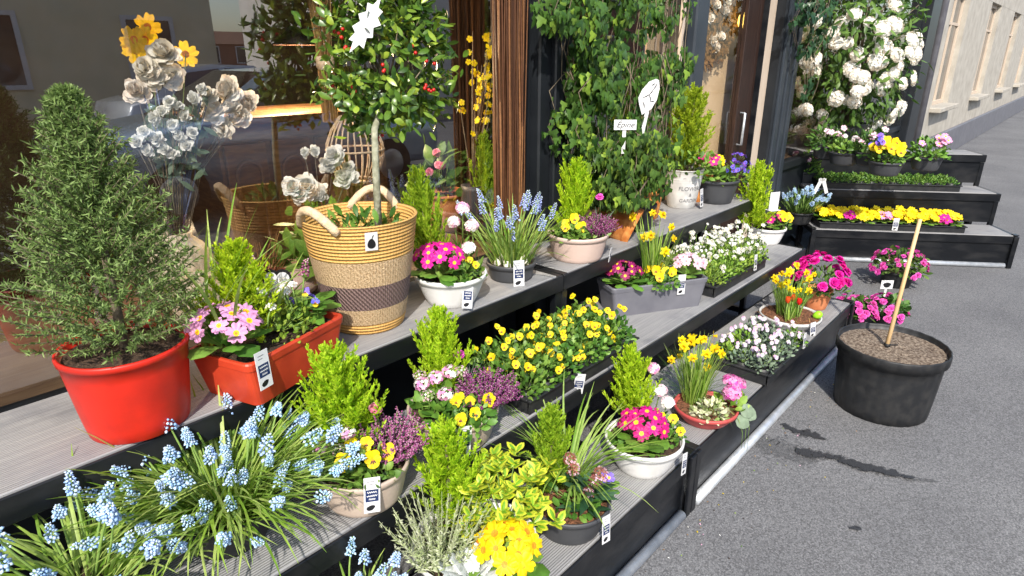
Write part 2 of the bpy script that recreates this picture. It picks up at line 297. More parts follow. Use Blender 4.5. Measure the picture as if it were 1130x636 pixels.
# ------------------------------------------------------------------ mesh building
class MB:
    def __init__(s): s.v = []; s.f = []; s.m = []; s.mats = []
    def mi(s, mat):
        if mat not in s.mats: s.mats.append(mat)
        return s.mats.index(mat)
    def face(s, idx, mat): s.f.append(idx); s.m.append(s.mi(mat))
    def add(s, vs): 
        n = len(s.v); s.v.extend([tuple(p) for p in vs]); return n
    def poly(s, pts, mat):
        n = s.add(pts); s.face(tuple(range(n, n + len(pts))), mat)
    def ribbon(s, pts, ws, side, mat, fold=0.0, nrm=None):
        if fold and nrm is not None:
            rows = []
            for p, w in zip(pts, ws):
                rows.append((p - side * w, p - nrm * (w * fold), p + side * w))
            n = s.add([q for r in rows for q in r]); k = s.mi(mat)
            for i in range(len(pts) - 1):
                a = n + 3 * i
                s.f.append((a, a + 1, a + 4, a + 3)); s.m.append(k)
                s.f.append((a + 1, a + 2, a + 5, a + 4)); s.m.append(k)
        else:
            n = s.add([q for p, w in zip(pts, ws) for q in (p - side * w, p + side * w)]); k = s.mi(mat)
            for i in range(len(pts) - 1):
                a = n + 2 * i
                s.f.append((a, a + 1, a + 3, a + 2)); s.m.append(k)
    def tube(s, pts, rs, mat, n=6, cap=True):
        pts = [V(p) for p in pts]; k = s.mi(mat); rings = []
        if not hasattr(rs, '__len__'): rs = [rs] * len(pts)
        prev = None
        for i, p in enumerate(pts):
            d = (pts[min(i + 1, len(pts) - 1)] - pts[max(i - 1, 0)])
            d = d.normalized() if d.length > 1e-9 else V((0, 0, 1))
            if prev is None:
                a = d.orthogonal().normalized()
            else:
                a = prev - d * prev.dot(d); a = a.normalized() if a.length > 1e-6 else d.orthogonal().normalized()
            prev = a; b = d.cross(a)
            rings.append(s.add([p + (a * math.cos(TAU * j / n) + b * math.sin(TAU * j / n)) * rs[i] for j in range(n)]))
        for i in range(len(pts) - 1):
            for j in range(n):
                q = (j + 1) % n
                s.f.append((rings[i] + j, rings[i] + q, rings[i + 1] + q, rings[i + 1] + j)); s.m.append(k)
        if cap:
            s.f.append(tuple(rings[0] + j for j in reversed(range(n)))); s.m.append(k)
            s.f.append(tuple(rings[-1] + j for j in range(n))); s.m.append(k)
    def lathe(s, prof, mat, n=32, sx=1, sy=1, mats=None, wob=None):
        """profile of (r, z); closed on the axis where r == 0"""
        k = s.mi(mat) if mat else 0; rings = []
        for r, z in prof:
            if r < 1e-6: rings.append([s.add([V((0, 0, z))])] * n)
            else:
                b = s.add([V((r * sx * math.cos(TAU * j / n) * (wob(j / n) if wob else 1), r * sy * math.sin(TAU * j / n) * (wob(j / n) if wob else 1), z)) for j in range(n)])
                rings.append([b + j for j in range(n)])
        for i in range(len(prof) - 1):
            kk = s.mi(mats[i]) if mats else k
            for j in range(n):
                q = (j + 1) % n
                f = []
                for x in (rings[i][j], rings[i][q], rings[i + 1][q], rings[i + 1][j]):
                    if x not in f: f.append(x)
                if len(f) > 2: s.f.append(tuple(f)); s.m.append(kk)
    def box(s, c, d, mat, rot=0.0, tilt=None, bev=0.0):
        x, y, z = [q / 2 for q in d]; c = V(c)
        R = Matrix.Rotation(rot, 3, 'Z')
        if tilt is not None: R = R @ tilt
        if bev > 0:
            b = min(bev, x * .45, y * .45, z * .45)
            vs = []
            idx = {}
            for i, sx in enumerate((-1, 1)):
                for j, sy in enumerate((-1, 1)):
                    for kz, sz in enumerate((-1, 1)):
                        for ax in range(3):
                            p = [sx * (x - (0 if ax == 0 else b)), sy * (y - (0 if ax == 1 else b)), sz * (z - (0 if ax == 2 else b))]
                            idx[(sx, sy, sz, ax)] = len(vs); vs.append(c + R @ V(p))
            n = s.add(vs); k = s.mi(mat)
            def F(*q):
                pts = [vs[i] for i in q]
                nn = (pts[1] - pts[0]).cross(pts[2] - pts[0])
                ce = sum(pts, V()) / len(pts) - c
                q = tuple(n + i for i in q)
                s.f.append(q if nn.dot(ce) > 0 else tuple(reversed(q))); s.m.append(k)
            for ax in range(3):
                o = [a for a in range(3) if a != ax]
                for sg in (-1, 1):
                    q = []
                    for a, bb in ((-1, -1), (1, -1), (1, 1), (-1, 1)):
                        t = [0, 0, 0]; t[ax] = sg; t[o[0]] = a; t[o[1]] = bb; q.append(idx[(*t, ax)])
                    F(*q)
                for a in (-1, 1):
                    for bb in (-1, 1):
                        t1 = [0, 0, 0]; t1[o[0]] = a; t1[o[1]] = bb; t2 = list(t1); t1[ax] = -1; t2[ax] = 1
                        F(idx[(*t1, o[0])], idx[(*t2, o[0])], idx[(*t2, o[1])], idx[(*t1, o[1])])
            for sx in (-1, 1):
                for sy in (-1, 1):
                    for sz in (-1, 1): F(*[idx[(sx, sy, sz, a)] for a in range(3)])
            return
        vs = [c + R @ V((sx * x, sy * y, sz * z)) for sx, sy, sz in ((-1, -1, -1), (1, -1, -1), (1, 1, -1), (-1, 1, -1), (-1, -1, 1), (1, -1, 1), (1, 1, 1), (-1, 1, 1))]
        n = s.add(vs); k = s.mi(mat)
        for q in ((0, 3, 2, 1), (4, 5, 6, 7), (0, 1, 5, 4), (1, 2, 6, 5), (2, 3, 7, 6), (3, 0, 4, 7)):
            s.f.append(tuple(n + i for i in q)); s.m.append(k)
    def octa(s, c, d, L, r, mat, n=4):
        """small bud: two-ended pointed body along d"""
        d = d.normalized(); a = d.orthogonal().normalized(); b = d.cross(a); c = V(c)
        vs = [c - d * L * .5] + [c + (a * math.cos(TAU * j / n) + b * math.sin(TAU * j / n)) * r + d * L * .05 for j in range(n)] + [c + d * L * .5]
        k0 = s.add(vs); k = s.mi(mat)
        for j in range(n):
            q = (j + 1) % n
            s.f.append((k0, k0 + 1 + q, k0 + 1 + j)); s.m.append(k)
            s.f.append((k0 + 1 + n, k0 + 1 + j, k0 + 1 + q)); s.m.append(k)
    def mesh(s, name, smooth=True):
        me = bpy.data.meshes.new(name); me.from_pydata(s.v, [], s.f); 
        for m in s.mats: me.materials.append(M[m])
        me.polygons.foreach_set('material_index', s.m)
        if smooth: me.polygons.foreach_set('use_smooth', [True] * len(s.f))
        me.update(); return me
    def build(s, name, parent=None, loc=(0, 0, 0), rz=0, smooth=True):
        return link(name, s.mesh(name, smooth), parent, loc, rz)
def link(name, me, parent=None, loc=(0, 0, 0), rz=0, scale=1, rot=None):
    o = bpy.data.objects.new(name, me); COL.objects.link(o); o.parent = parent
    o.location = loc
    if rot is not None: o.rotation_mode = 'QUATERNION'; o.rotation_quaternion = rot
    else: o.rotation_euler = (0, 0, rz)
    if scale != 1: o.scale = (scale,) * 3 if not hasattr(scale, '__len__') else scale
    return o
def tag(o, label, cat, group=None):
    o['label'] = label; o['category'] = cat
    if group: o['group'] = group
    return o
def kind(o, k): o['kind'] = k; return o
def thing(name, label, cat, loc, rz=0, group=None):
    o = link(name, None, None, loc, rz); o.empty_display_size = .1
    return tag(o, label, cat, group)

# ------------------------------------------------------------------ leaves
def frame(d, n):
    d = d.normalized(); s = d.cross(n)
    s = s.normalized() if s.length > 1e-6 else d.orthogonal().normalized()
    return d, s, s.cross(d).normalized()
PROF_OVAL = (.12, .75, 1, .8, .08)
PROF_OBOV = (.15, .45, .85, 1, .35)
PROF_LANCE = (.15, .8, 1, .65, .03)
def leaf(mb, base, d, n, L, W, mat, fold=.25, droop=.25, prof=PROF_OVAL):
    d, s, n = frame(V(d), V(n)); pts = []; p = V(base); k = len(prof) - 1; dd = d.copy(); nn = n.copy()
    for i in range(k + 1):
        pts.append(p.copy()); dd = (dd - nn * (droop / k)).normalized(); p = p + dd * (L / k)
    mb.ribbon(pts, [W * .5 * q for q in prof], s, mat, fold, n * -1)
def blade(mb, base, az, L, W, lean, curve, mat, n=7, fold=.3, twist=0):
    p = V(base); a = lean; side = V((-math.sin(az), math.cos(az), 0)); pts = []; ws = []
    for i in range(n + 1):
        t = i / n; pts.append(p.copy()); ws.append(W * .5 * (.75 + .25 * math.sin(min(1, t * 2) * 1.57)) * (1 - t ** 4 * .92))
        az2 = az + twist * t
        d = V((math.sin(a) * math.cos(az2), math.sin(a) * math.sin(az2), math.cos(a))); p = p + d * (L / n); a += curve / n
    nr = V((math.cos(az), math.sin(az), 0.2)).normalized()
    mb.ribbon(pts, ws, side, mat, fold, nr)
def rdir(zmin=-1, zmax=1):
    z = U(zmin, zmax); a = U(0, TAU); r = math.sqrt(max(0, 1 - z * z)); return V((r * math.cos(a), r * math.sin(a), z))

# ------------------------------------------------------------------ plants: foliage meshes
def conifer_mesh(h, r, nb=150, mat='gold_con', spires=1, seed=1, lean=.45):
    """feathery plumes round a central leader"""
    global RND
    keep = RND; RND = random.Random(seed); mb = MB()
    def spray(p0, d, L):
        n = max(6, int(L / .0075)); p = V(p0); pts = [p.copy()]; dd = V(d)
        for i in range(n):
            dd = (dd + V((0, 0, .06)) + V((U(-.06, .06), U(-.06, .06), U(-.02, .05)))).normalized()
            p = p + dd * (L / n); pts.append(p.copy())
        s = dd.cross(V((0, 0, 1))); s = s.normalized() if s.length > 1e-4 else V((1, 0, 0))
        s = (s + V((0, 0, U(-.7, .7)))).normalized(); s2 = dd.cross(s)
        mb.ribbon(pts, [.0016 * (1 - .6 * i / n) for i in range(n + 1)], s, mat)
        for i in range(1, n + 1):
            t = i / n
            for sd_ in (s, -s, s2 if i % 2 else -s2):
                if RND.random() < .15: continue
                l = min(.032, (.009 + .30 * L * (1 - t) * .6) * U(.6, 1.25))
                q = pts[i]; e = (dd * .9 + sd_ * U(.35, .75) + V((0, 0, U(.05, .4)))).normalized()
                q1 = q + e * l * .55; q2 = q + e * l + V((0, 0, l * .14))
                mb.ribbon([q, q1, q2], [.0013, .0019, .0004], e.cross(rdir()).normalized(), mat)
                for kx in range(3 if l > .018 else 1):
                    b2 = q + e * l * U(.25, .75); e2 = (e + rdir() * .75 + V((0, 0, .15))).normalized()
                    mb.ribbon([b2, b2 + e2 * l * .45], [.0018, .0003], e2.cross(rdir()).normalized(), mat)
    tops = [(V((0, 0, 0)), 1.0)]
    for i in range(spires - 1): a = U(0, TAU); tops.append((V((math.cos(a) * .38 * r, math.sin(a) * .38 * r, 0)), U(.68, .88)))
    for k in range(nb):
        b, sc_ = tops[k % len(tops)] if k % 3 == 0 else tops[0]
        t = ((k + .5) / nb) ** .8
        z = t * h * sc_ * .9; az = k * 2.39996 + U(-.5, .5)
        R = r * (1 - t) ** .62 * (1.0 if t > .1 else .75 + t * 2.5) * U(.45, 1.22) * (1 if sc_ == 1 else .55)
        up = lean + 1.15 * t + U(-.2, .35)
        d = V((math.cos(az), math.sin(az), up)).normalized(); hz = math.hypot(d.x, d.y)
        L = min(max(.035, R / max(.35, hz)), .13) * U(.85, 1.25)
        st = b + V((math.cos(az), math.sin(az), 0)) * max(0, R - L * hz) + V((0, 0, max(.004, z - L * d.z * .3)))
        spray(st, d, L)
    for b, sc_ in tops:
        for j in range(4): spray(b + V((0, 0, h * sc_ * .84)), V((U(-.25, .25), U(-.25, .25), 1)).normalized(), h * .13 * U(.7, 1.2))
    mb.tube([(0, 0, 0), (0, 0, h * .8)], [.005, .002], 'bark', 5)
    RND = keep
    return mb.mesh('conifer_foliage', False)
CONI = []
CON_N = [0]
_unused = lambda: [conifer_mesh(.28, .108, 118, 'gold_con', 3, 11), conifer_mesh(.28, .104, 110, 'gold_con', 2, 12), conifer_mesh(.28, .082, 95, 'lime_con', 2, 13, .7)]
def conifer(parent, loc, h, r, var=0, label=None):
    base_r = (.095, .09, .072)[var]
    h *= 1.17; r *= 1.2
    CON_N[0] += 1; n_ = CON_N[0]; kr = random.Random(n_ * 31)
    me = conifer_mesh(.28, (.108, .104, .082)[var], int((118, 110, 95)[var] * kr.uniform(.8, 1.12)), ('gold_con', 'gold_con', 'lime_con')[var], kr.choice((1, 2, 3, 4)), 100 + n_, (.45, .45, .7)[var] * kr.uniform(.75, 1.3))
    o = link('conifer', me, parent, loc, U(0, TAU), (r / base_r * U(.92, 1.08), r / base_r * U(.92, 1.08), h / .28))
    o.rotation_euler = (U(-.09, .09), U(-.09, .09), U(0, TAU))
    if label: o['label'] = label
    return o
def rosette_mesh(n, L, W, mat='pleaf', lean0=.7, lean1=1.35, prof=PROF_OBOV, rc=.012):
    mb = MB()
    for i in range(n):
        az = i * 2.4 + U(-.3, .3); ln = U(lean0, lean1); l = L * U(.75, 1.15)
        d = V((math.cos(az) * math.sin(ln), math.sin(az) * math.sin(ln), math.cos(ln)))
        leaf(mb, V((math.cos(az) * rc, math.sin(az) * rc, .004)), d, V((0, 0, 1)) if ln > .3 else V((-math.cos(az), -math.sin(az), .2)), l, W * U(.8, 1.2), mat, .22, U(.3, .8), prof)
    return mb.mesh('leaf_rosette')
def bush_mesh(n, rx, rz, L, W, mat, prof=PROF_OVAL, updir=.5, mats2=None, sizevar=.35):
    """small rounded clump of leaves on short shoots"""
    mb = MB()
    for i in range(n):
        d = rdir(-.1, 1); rr = U(.35, 1) ** .6
        p = V((d.x * rx * rr, d.y * rx * rr, max(.0, d.z) * rz * rr))
        dd = (V((d.x, d.y, d.z * .6)) + rdir() * .8 + V((0, 0, updir))).normalized()
        k = U(1 - sizevar, 1 + sizevar)
        leaf(mb, p, dd, (d + V((0, 0, .6)) + rdir() * .5), L * k, W * k, mats2 and RND.choice(mats2) or mat, .2, U(.0, .5), prof)
    for i in range(max(4, n // 14)):
        d = rdir(.1, 1); mb.tube([(0, 0, 0), V((d.x * rx * .5, d.y * rx * .5, rz * .5 * d.z)), V((d.x * rx * .9, d.y * rx * .9, rz * .92 * d.z))], [.0016, .0013, .0008], 'stem', 4)
    return mb.mesh('leafy_clump')
def grass_mesh(n, L0, L1, W, mat, rc, lean=(.05, .7), curve=(.3, 1.4)):
    mb = MB()
    for i in range(n):
        az = U(0, TAU); r = rc * math.sqrt(U(0, 1)); t = r / rc
        blade(mb, V((r * math.cos(az), r * math.sin(az), 0)), az + U(-.7, .7), U(L0, L1), W * U(.7, 1.2), lean[0] + (lean[1] - lean[0]) * U(.3, 1) * (.35 + .65 * t), U(*curve), mat, twist=U(-.4, .4))
    return mb.mesh('grassy_leaves')

# ------------------------------------------------------------------ flowers (each one small mesh, shared by copies)
def fl_primula(R, pet, eye, ring=None, cup=.25):
    mb = MB(); n = 40; rings = []
    rad = [.0, .13, .27, .66, 1.0]; cup *= U(.4, 1.7); tw = U(-.12, .12)
    for ri, q in enumerate(rad):
        if q == 0: rings.append([mb.add([V((0, 0, -.02 * R))])] * n); continue
        vs = []
        for j in range(n):
            a = TAU * j / n; ph = (a * 5 / TAU) % 1.0; x = (ph - .5) * 2       # -1..1 in a petal
            edge = (1 - abs(x) ** 3.2 * .42) - .13 * math.exp(-(x / .16) ** 2)
            k = 1 + (edge - 1) * max(0, (q - .3) / .7)
            z = cup * R * (q ** 1.5) * .5 + R * .09 * math.sin(a * 10) * q * q + R * U(-.06, .06) * q * q + tw * R * q * math.sin(a + tw * 20)
            z -= R * .10 * max(0, q - .7) / .3
            vs.append(V((R * q * k * math.cos(a), R * q * k * math.sin(a), z)))
        b = mb.add(vs); rings.append([b + j for j in range(n)])
    for i in range(len(rad) - 1):
        mt = eye if i == 0 else ((ring or eye) if i == 1 else pet)
        for j in range(n):
            q = (j + 1) % n; f = []
            if i == 1 and not ring and (j % 8 in (0,)): mt2 = pet
            else: mt2 = mt
            for x in (rings[i][j], rings[i][q], rings[i + 1][q], rings[i + 1][j]):
                if x not in f: f.append(x)
            mb.face(tuple(f), mt2)
    mb.tube([(0, 0, -.02 * R), (0, 0, -1.1 * R)], R * .07, 'stem', 5)
    return mb.mesh('primula_flower')
def petal_disc(mb, c, d, R, W, mat, z0, n=12, tiltz=.15):
    """flat rounded petal from the centre outward along d (in the xy plane)"""
    j1, j2, j3 = U(-.25, .25), U(-.35, .35), U(.86, 1.12); R *= j3; W *= U(.88, 1.1)
    s = V((-d.y, d.x, 0)); pts = [V(c) + V((0, 0, z0))]
    for j in range(n + 1):
        a = -math.pi * .5 + math.pi * j / n
        u = .42 + .58 * math.cos(a); w = math.sin(a) * W * .5 * (1.0)
        pts.append(V(c) + d * (R * u) + s * w + V((0, 0, z0 + (tiltz + j1) * R * u * u + j2 * w * u * .5 + R * .06 * math.sin(j * 2.1 + j1 * 9))))
    n0 = mb.add(pts); k = mb.mi(mat)
    for j in range(n): mb.f.append((n0, n0 + 1 + j, n0 + 2 + j)); mb.m.append(k)
def fl_viola(R, up, low, side=None, eye='eye_d', blotch=True):
    mb = MB(); side = side or low
    def D(deg): return V((math.cos(math.radians(deg)), math.sin(math.radians(deg)), 0))
    petal_disc(mb, (0, 0, 0), D(62), R, R * 1.05, up, 0); petal_disc(mb, (0, 0, 0), D(118), R, R * 1.05, up, .0012)
    petal_disc(mb, (0, 0, 0), D(5), R * .95, R * .95, side, .0024); petal_disc(mb, (0, 0, 0), D(175), R * .95, R * .95, side, .0030)
    petal_disc(mb, (0, 0, 0), D(270), R * 1.02, R * 1.35, low, .0042, tiltz=.05)
    if blotch:
        for a in (270, 235, 305): petal_disc(mb, (0, 0, 0), D(a), R * .5, R * .16, eye, .0058, 5, .05)
        petal_disc(mb, (0, R * .08, 0), D(270), R * .25, R * .2, 'eye_o', .0068, 6, .05)
    mb.tube([(0, 0, 0), (0, R * .2, -R * .7), (0, -R * .4, -R * 1.8)], R * .05, 'stem', 4)
    return mb.mesh('viola_flower')
def fl_daffodil(R):
    mb = MB()
    for k in range(6):
        a = TAU * k / 6 + U(-.1, .1); d = V((math.cos(a), math.sin(a), U(-.15, .15)))
        leaf(mb, (0, 0, 0), d, V((0, 0, 1)), R, R * .62, 'p_yel', .15, U(-.1, .3))
    mb.lathe([(R * .14, 0), (R * .22, R * .2), (R * .26, R * .5), (R * .38, R * .66), (R * .36, R * .66), (R * .22, R * .45), (R * .12, R * .05)], 'p_gold', 12, wob=lambda t: 1 + .07 * math.sin(t * TAU * 6))
    mb.tube([(0, 0, 0), (0, 0, -R * .3), (0, -R * .15, -R * .6)], R * .09, 'stem', 5)
    return mb.mesh('daffodil_flower')
def muscari_spike(h, L, mat, tip=None, n=46, r=.0105):
    """stem with a dense cone of hanging bells on top; origin at the foot of the stem"""
    mb = MB(); bx, by = U(-.12, .12) * h, U(-.12, .12) * h
    def at(t): return V((bx * t * t, by * t * t, h * t))
    mb.tube([at(t) for t in (0, .3, .6, .8, 1)], [.0028, .0026, .0024, .002, .001], 'stem', 5)
    for i in range(n):
        t = i / n; z = 1 - L / h + (L / h) * t; az = i * 2.4
        rr = r * (1.05 - .72 * t ** 1.6) * U(.62, 1.22); c = at(z) + V((math.cos(az) * rr, math.sin(az) * rr, 0))
        d = V((math.cos(az), math.sin(az), -.75 + 1.3 * t)) + rdir() * .4; s = (1.12 - .5 * t) * U(.75, 1.25)
        mb.octa(c, d, .0098 * s, .0033 * s, tip if (tip and t > .8) else mat, 5)
    return mb.mesh('muscari_flower')
def floret(mb, c, n, R, mat, k=5, eye=None):
    d, s, u = frame(n, rdir()); d = d
    a0 = U(0, TAU); c = V(c)
    for j in range(k):
        a = a0 + TAU * j / k; e = s * math.cos(a) + u * math.sin(a); w = s * -math.sin(a) + u * math.cos(a)
        mb.poly([c, c + e * R * .6 - w * R * .38 + d * R * .1, c + e * R + d * R * .12, c + e * R * .6 + w * R * .38 + d * R * .1], mat)
    if eye: mb.octa(c + d * R * .08, d, R * .35, R * .16, eye, 4)
def cluster_mesh(name, n, Rc, Rf, mats, flat=.7, stem=.0, k=5, eye=None, stemmat='stem'):
    mb = MB()
    for i in range(n):
        z = 1 - (i + .5) / n * 1.15; a = i * 2.4; r = math.sqrt(max(0, 1 - z * z)); d = V((r * math.cos(a), r * math.sin(a), z))
        c = V((d.x * Rc, d.y * Rc, d.z * Rc * flat)) * U(.9, 1.08)
        floret(mb, c, d + rdir() * .3, Rf * U(.85, 1.2), RND.choice(mats), k, eye)
    for i in range(6):
        d = rdir(.0, 1); mb.tube([(0, 0, -Rc * .5), (d.x * Rc * .8, d.y * Rc * .8, d.z * Rc * flat * .85)], .0012, stemmat, 4)
    if stem: mb.tube([(0, 0, 0), (stem * .06, 0, -stem * .5), (0, stem * .05, -stem)], [.0018, .002, .0025], stemmat, 5)
    return mb.mesh(name)
def ruffle_mesh(name, n, R, mat, stem=0.0, layers=3):
    mb = MB()
    for l in range(layers):
        for j in range(n):
            a = TAU * (j + .5 * l) / n + U(-.2, .2); el = .15 + .5 * l
            d = V((math.cos(a) * math.cos(el), math.sin(a) * math.cos(el), math.sin(el)))
            leaf(mb, V((0, 0, 0)), d, V((0, 0, 1)) - d * .2, R * (1 - .16 * l) * U(.85, 1.1), R * .95, mat, U(-.3, .3), U(.1, .5), (.2, .6, .95, 1.05, .6))
    if stem: mb.tube([(0, 0, 0), (stem * .05, 0, -stem * .5), (0, 0, -stem)], [.002, .002, .002], 'stem', 5)
    return mb.mesh(name)
def rose_mesh(R, mat):
    """loose many-petalled bloom"""
    mb = MB()
    for i in range(58):
        q = (i + .5) / 58; a = i * 2.4 + U(-.4, .4); el = 1.45 - 1.75 * q + U(-.25, .25)
        d = V((math.cos(a) * math.cos(el), math.sin(a) * math.cos(el), math.sin(el)))
        leaf(mb, V((math.cos(a) * R * .12 * q, math.sin(a) * R * .12 * q, -R * .25 * q)), d, V((-math.cos(a) * .6, -math.sin(a) * .6, .9)) + rdir() * .35, R * U(.62, .95) * (.75 + .3 * q), R * U(.45, .8), mat, U(-.5, .1), U(-.5, .5), (.3, .8, 1.1, 1.0, .45))
    return mb.mesh('bloom')
def heather_mesh(n, R, H, mat):
    mb = MB()
    for i in range(n):
        a = i * 2.4; q = math.sqrt((i + .5) / n); d = V((math.cos(a) * q * .9, math.sin(a) * q * .9, 1 - .35 * q)).normalized()
        L = H * U(.75, 1.15); p = V((math.cos(a) * q * R * .4, math.sin(a) * q * R * .4, 0)); bend = rdir() * .12
        pts = [p + d * L * t + bend * (L * t * t) for t in (0, .33, .66, 1)]
        mb.tube(pts, [.0012, .001, .0008, .0005], 'stem', 3, False)
        for k in range(30):
            t = .25 + .75 * k / 30; j = min(2, int(t * 3)); f = t * 3 - j; c = pts[j].lerp(pts[j + 1], f)
            e = (rdir() + d * .6).normalized(); mb.octa(c + e * .004, e, .0085, .0027, mat if t > .4 else ('stem' if k % 2 else mat), 4)
    return mb.mesh('heather_sprigs')

FL = {}
FL['prim_mag'] = [fl_primula(.026, 'p_mag', 'eye_y') for _ in range(4)]; FL['prim_crim'] = [fl_primula(.027, 'p_crim', 'eye_y') for _ in range(4)]
FL['prim_wine'] = [fl_primula(.024, 'p_wine', 'eye_y') for _ in range(4)]; FL['prim_pink'] = [fl_primula(.026, 'p_pink', 'eye_o', 'eye_y') for _ in range(4)]
FL['prim_pinkw'] = [fl_primula(.026, 'p_pinkw', 'eye_o', 'p_pink') for _ in range(4)]; FL['prim_yel'] = [fl_primula(.030, 'p_gold', 'eye_o', 'eye_o') for _ in range(4)]
FL['prim_lem'] = [fl_primula(.027, 'p_yel', 'eye_y') for _ in range(4)]; FL['prim_vio'] = [fl_primula(.019, 'p_vio', 'eye_y') for _ in range(4)]
FL['vio_y'] = [fl_viola(.0215, 'p_yel', 'p_yel') for _ in range(4)]; FL['vio_ys'] = [fl_viola(.0165, 'p_yel', 'p_yel') for _ in range(4)]; FL['vio_l'] = [fl_viola(.0125, 'p_lil', 'p_lil', blotch=False) for _ in range(4)]; FL['vio_lp'] = [fl_viola(.012, 'p_pinkw', 'p_lil', blotch=False) for _ in range(4)]
FL['vio_py'] = [fl_viola(.0135, 'p_vio', 'p_yel', 'p_vio') for _ in range(4)]; FL['vio_p'] = [fl_viola(.0135, 'p_purp', 'p_vio') for _ in range(4)]
FL['daff'] = fl_daffodil(.021); FL['carn'] = ruffle_mesh('carnation_flower', 7, .018, 'p_cor', .09); FL['carn2'] = ruffle_mesh('carnation_flower', 7, .018, 'p_cyc', .09)
MUS_B = [muscari_spike(U(.14, .23), U(.026, .046), 'p_blue', 'p_bluet', RND.choice((44, 52, 60)), U(.0105, .0135)) for _ in range(10)]
MUS_P = [muscari_spike(U(.20, .26), U(.042, .06), 'p_peri', 'p_peri_tip', 36, .010) for _ in range(5)]
FL['stock'] = cluster_mesh('stock_flower_head', 34, .020, .0095, ['p_white', 'p_pinkw', 'p_white'], .9, .13)
FL['stockp'] = cluster_mesh('stock_flower_head', 34, .020, .0095, ['p_pinkw', 'p_pink', 'p_white'], .9, .13)
FL['kal'] = cluster_mesh('small_flower_cluster', 26, .022, .0075, ['p_pink', 'p_pinkw', 'p_white', 'p_pink'], .6, .07)
FL['kalb'] = cluster_mesh('bud_cluster', 30, .020, .004, ['p_white', 'p_pinkw', 'varieg'], .7, .07, 4)
FL['hyd'] = cluster_mesh('pink_flower_cluster', 60, .036, .0085, ['p_cyc', 'p_pink', 'p_pink'], .8, .05)
FL['arab'] = cluster_mesh('white_flower_cluster', 9, .010, .0085, ['p_white'], .5, .05, 4, 'eye_y')
FL['arabs'] = cluster_mesh('white_flower_cluster', 6, .006, .0055, ['p_white'], .5, .04, 5)
FL['azal'] = ruffle_mesh('azalea_flower', 6, .024, 'p_mag', 0, 3); FL['cyc'] = ruffle_mesh('cyclamen_flower', 5, .020, 'p_cyc', 0, 3)
FL['vib'] = cluster_mesh('white_flower_head', 62, .066, .017, ['p_white', 'p_cream', 'p_cream', 'p_white'], .5, .05)
FL['skim'] = cluster_mesh('red_bud_panicle', 46, .020, .005, ['redstem', 'redstem', 'p_pinkw'], 1.3, .05, 4)
FL['rose_c'] = rose_mesh(.048, 'p_cream'); FL['rose_w'] = rose_mesh(.042, 'p_white')
FL['berry'] = None
def Q(d, roll=None):
    q = V((0, 0, 1)).rotation_difference(V(d).normalized())
    from mathutils import Quaternion
    return q @ Quaternion((0, 0, 1), U(0, TAU) if roll is None else roll)
def qface(d, up=V((0, 0, 1))):
    """orientation whose z looks along d and whose y stays upright (viola faces)"""
    z = V(d).normalized(); x = up.cross(z); x = x.normalized() if x.length > 1e-4 else V((1, 0, 0)); y = z.cross(x)
    return Matrix((x, y, z)).transposed().to_quaternion()
CAMD = -FH
def pick(k): return RND.choice(FL[k]) if isinstance(FL[k], list) else FL[k]
def dome_flowers(parent, key, name, n, R, zc, cx=0, cy=0, flat=.6, spread=1.0, scale=1.0, roll=None, cam=.25):
    """n flowers over a dome, each facing outward and up"""
    for i in range(n):
        z = 1 - (i + .5) / n * .9 * spread; a = i * 2.4 + U(-.2, .2); r = math.sqrt(max(0, 1 - z * z))
        d = V((r * math.cos(a), r * math.sin(a), z)); p = V((cx + d.x * R, cy + d.y * R, zc + d.z * R * flat))
        f = (d + V((0, 0, .25)) + CAMD * cam + rdir() * .18)
        link(name, pick(key), parent, p, rot=Q(f), scale=scale * U(.82, 1.15))
def primula(parent, loc, key, n=10, R=.045, zc=.05, leaves=12, L=.075, W=.042, name='primula', scale=1.0, cam=.25):
    o = link(name, rosette_mesh(leaves, L, W), parent, loc)
    dome_flowers(o, key, 'flower', n, R, zc, flat=.65, scale=scale, cam=cam)
    return o
def viola(parent, loc, key, n=6, R=.05, H=.07, nl=90, name='viola', scale=1.0, mat='vleaf', zf=None, L=.022):
    o = link(name, bush_mesh(nl, R, H, L, L * .6, mat), parent, loc)
    for i in range(n):
        a = i * 2.4 + U(-.5, .5); q = math.sqrt((i + .4) / n); p = V((math.cos(a) * R * q, math.sin(a) * R * q, (zf or H) * U(.95, 1.3) * (1 - .35 * q * q)))
        f = CAMD * 1.0 + V((math.cos(a) * .5 * q, math.sin(a) * .5 * q, .55)) + V((.25, -.25, 0)) * U(-1, 1) + rdir() * .2
        link('flower', pick(key), o, p, rot=qface(f), scale=scale * U(.78, 1.15))
    return o
def heather(parent, loc, n=46, R=.055, H=.085, mat='p_heath'):
    return link('heather', heather_mesh(n, R, H, mat), parent, loc)
def carnation(parent, loc, key='carn', h=.12, n=1):
    o = link('carnation', grass_mesh(46, .05, .12, .004, 'greyleaf', .02, (.05, .6), (.1, .8)), parent, loc)
    for i in range(n): link('flower', FL[key], o, (U(-.015, .015), U(-.015, .015), h + U(-.02, .01)), rot=Q(V((U(-.2, .2), U(-.2, .2), 1)) + CAMD * .4))
    return o
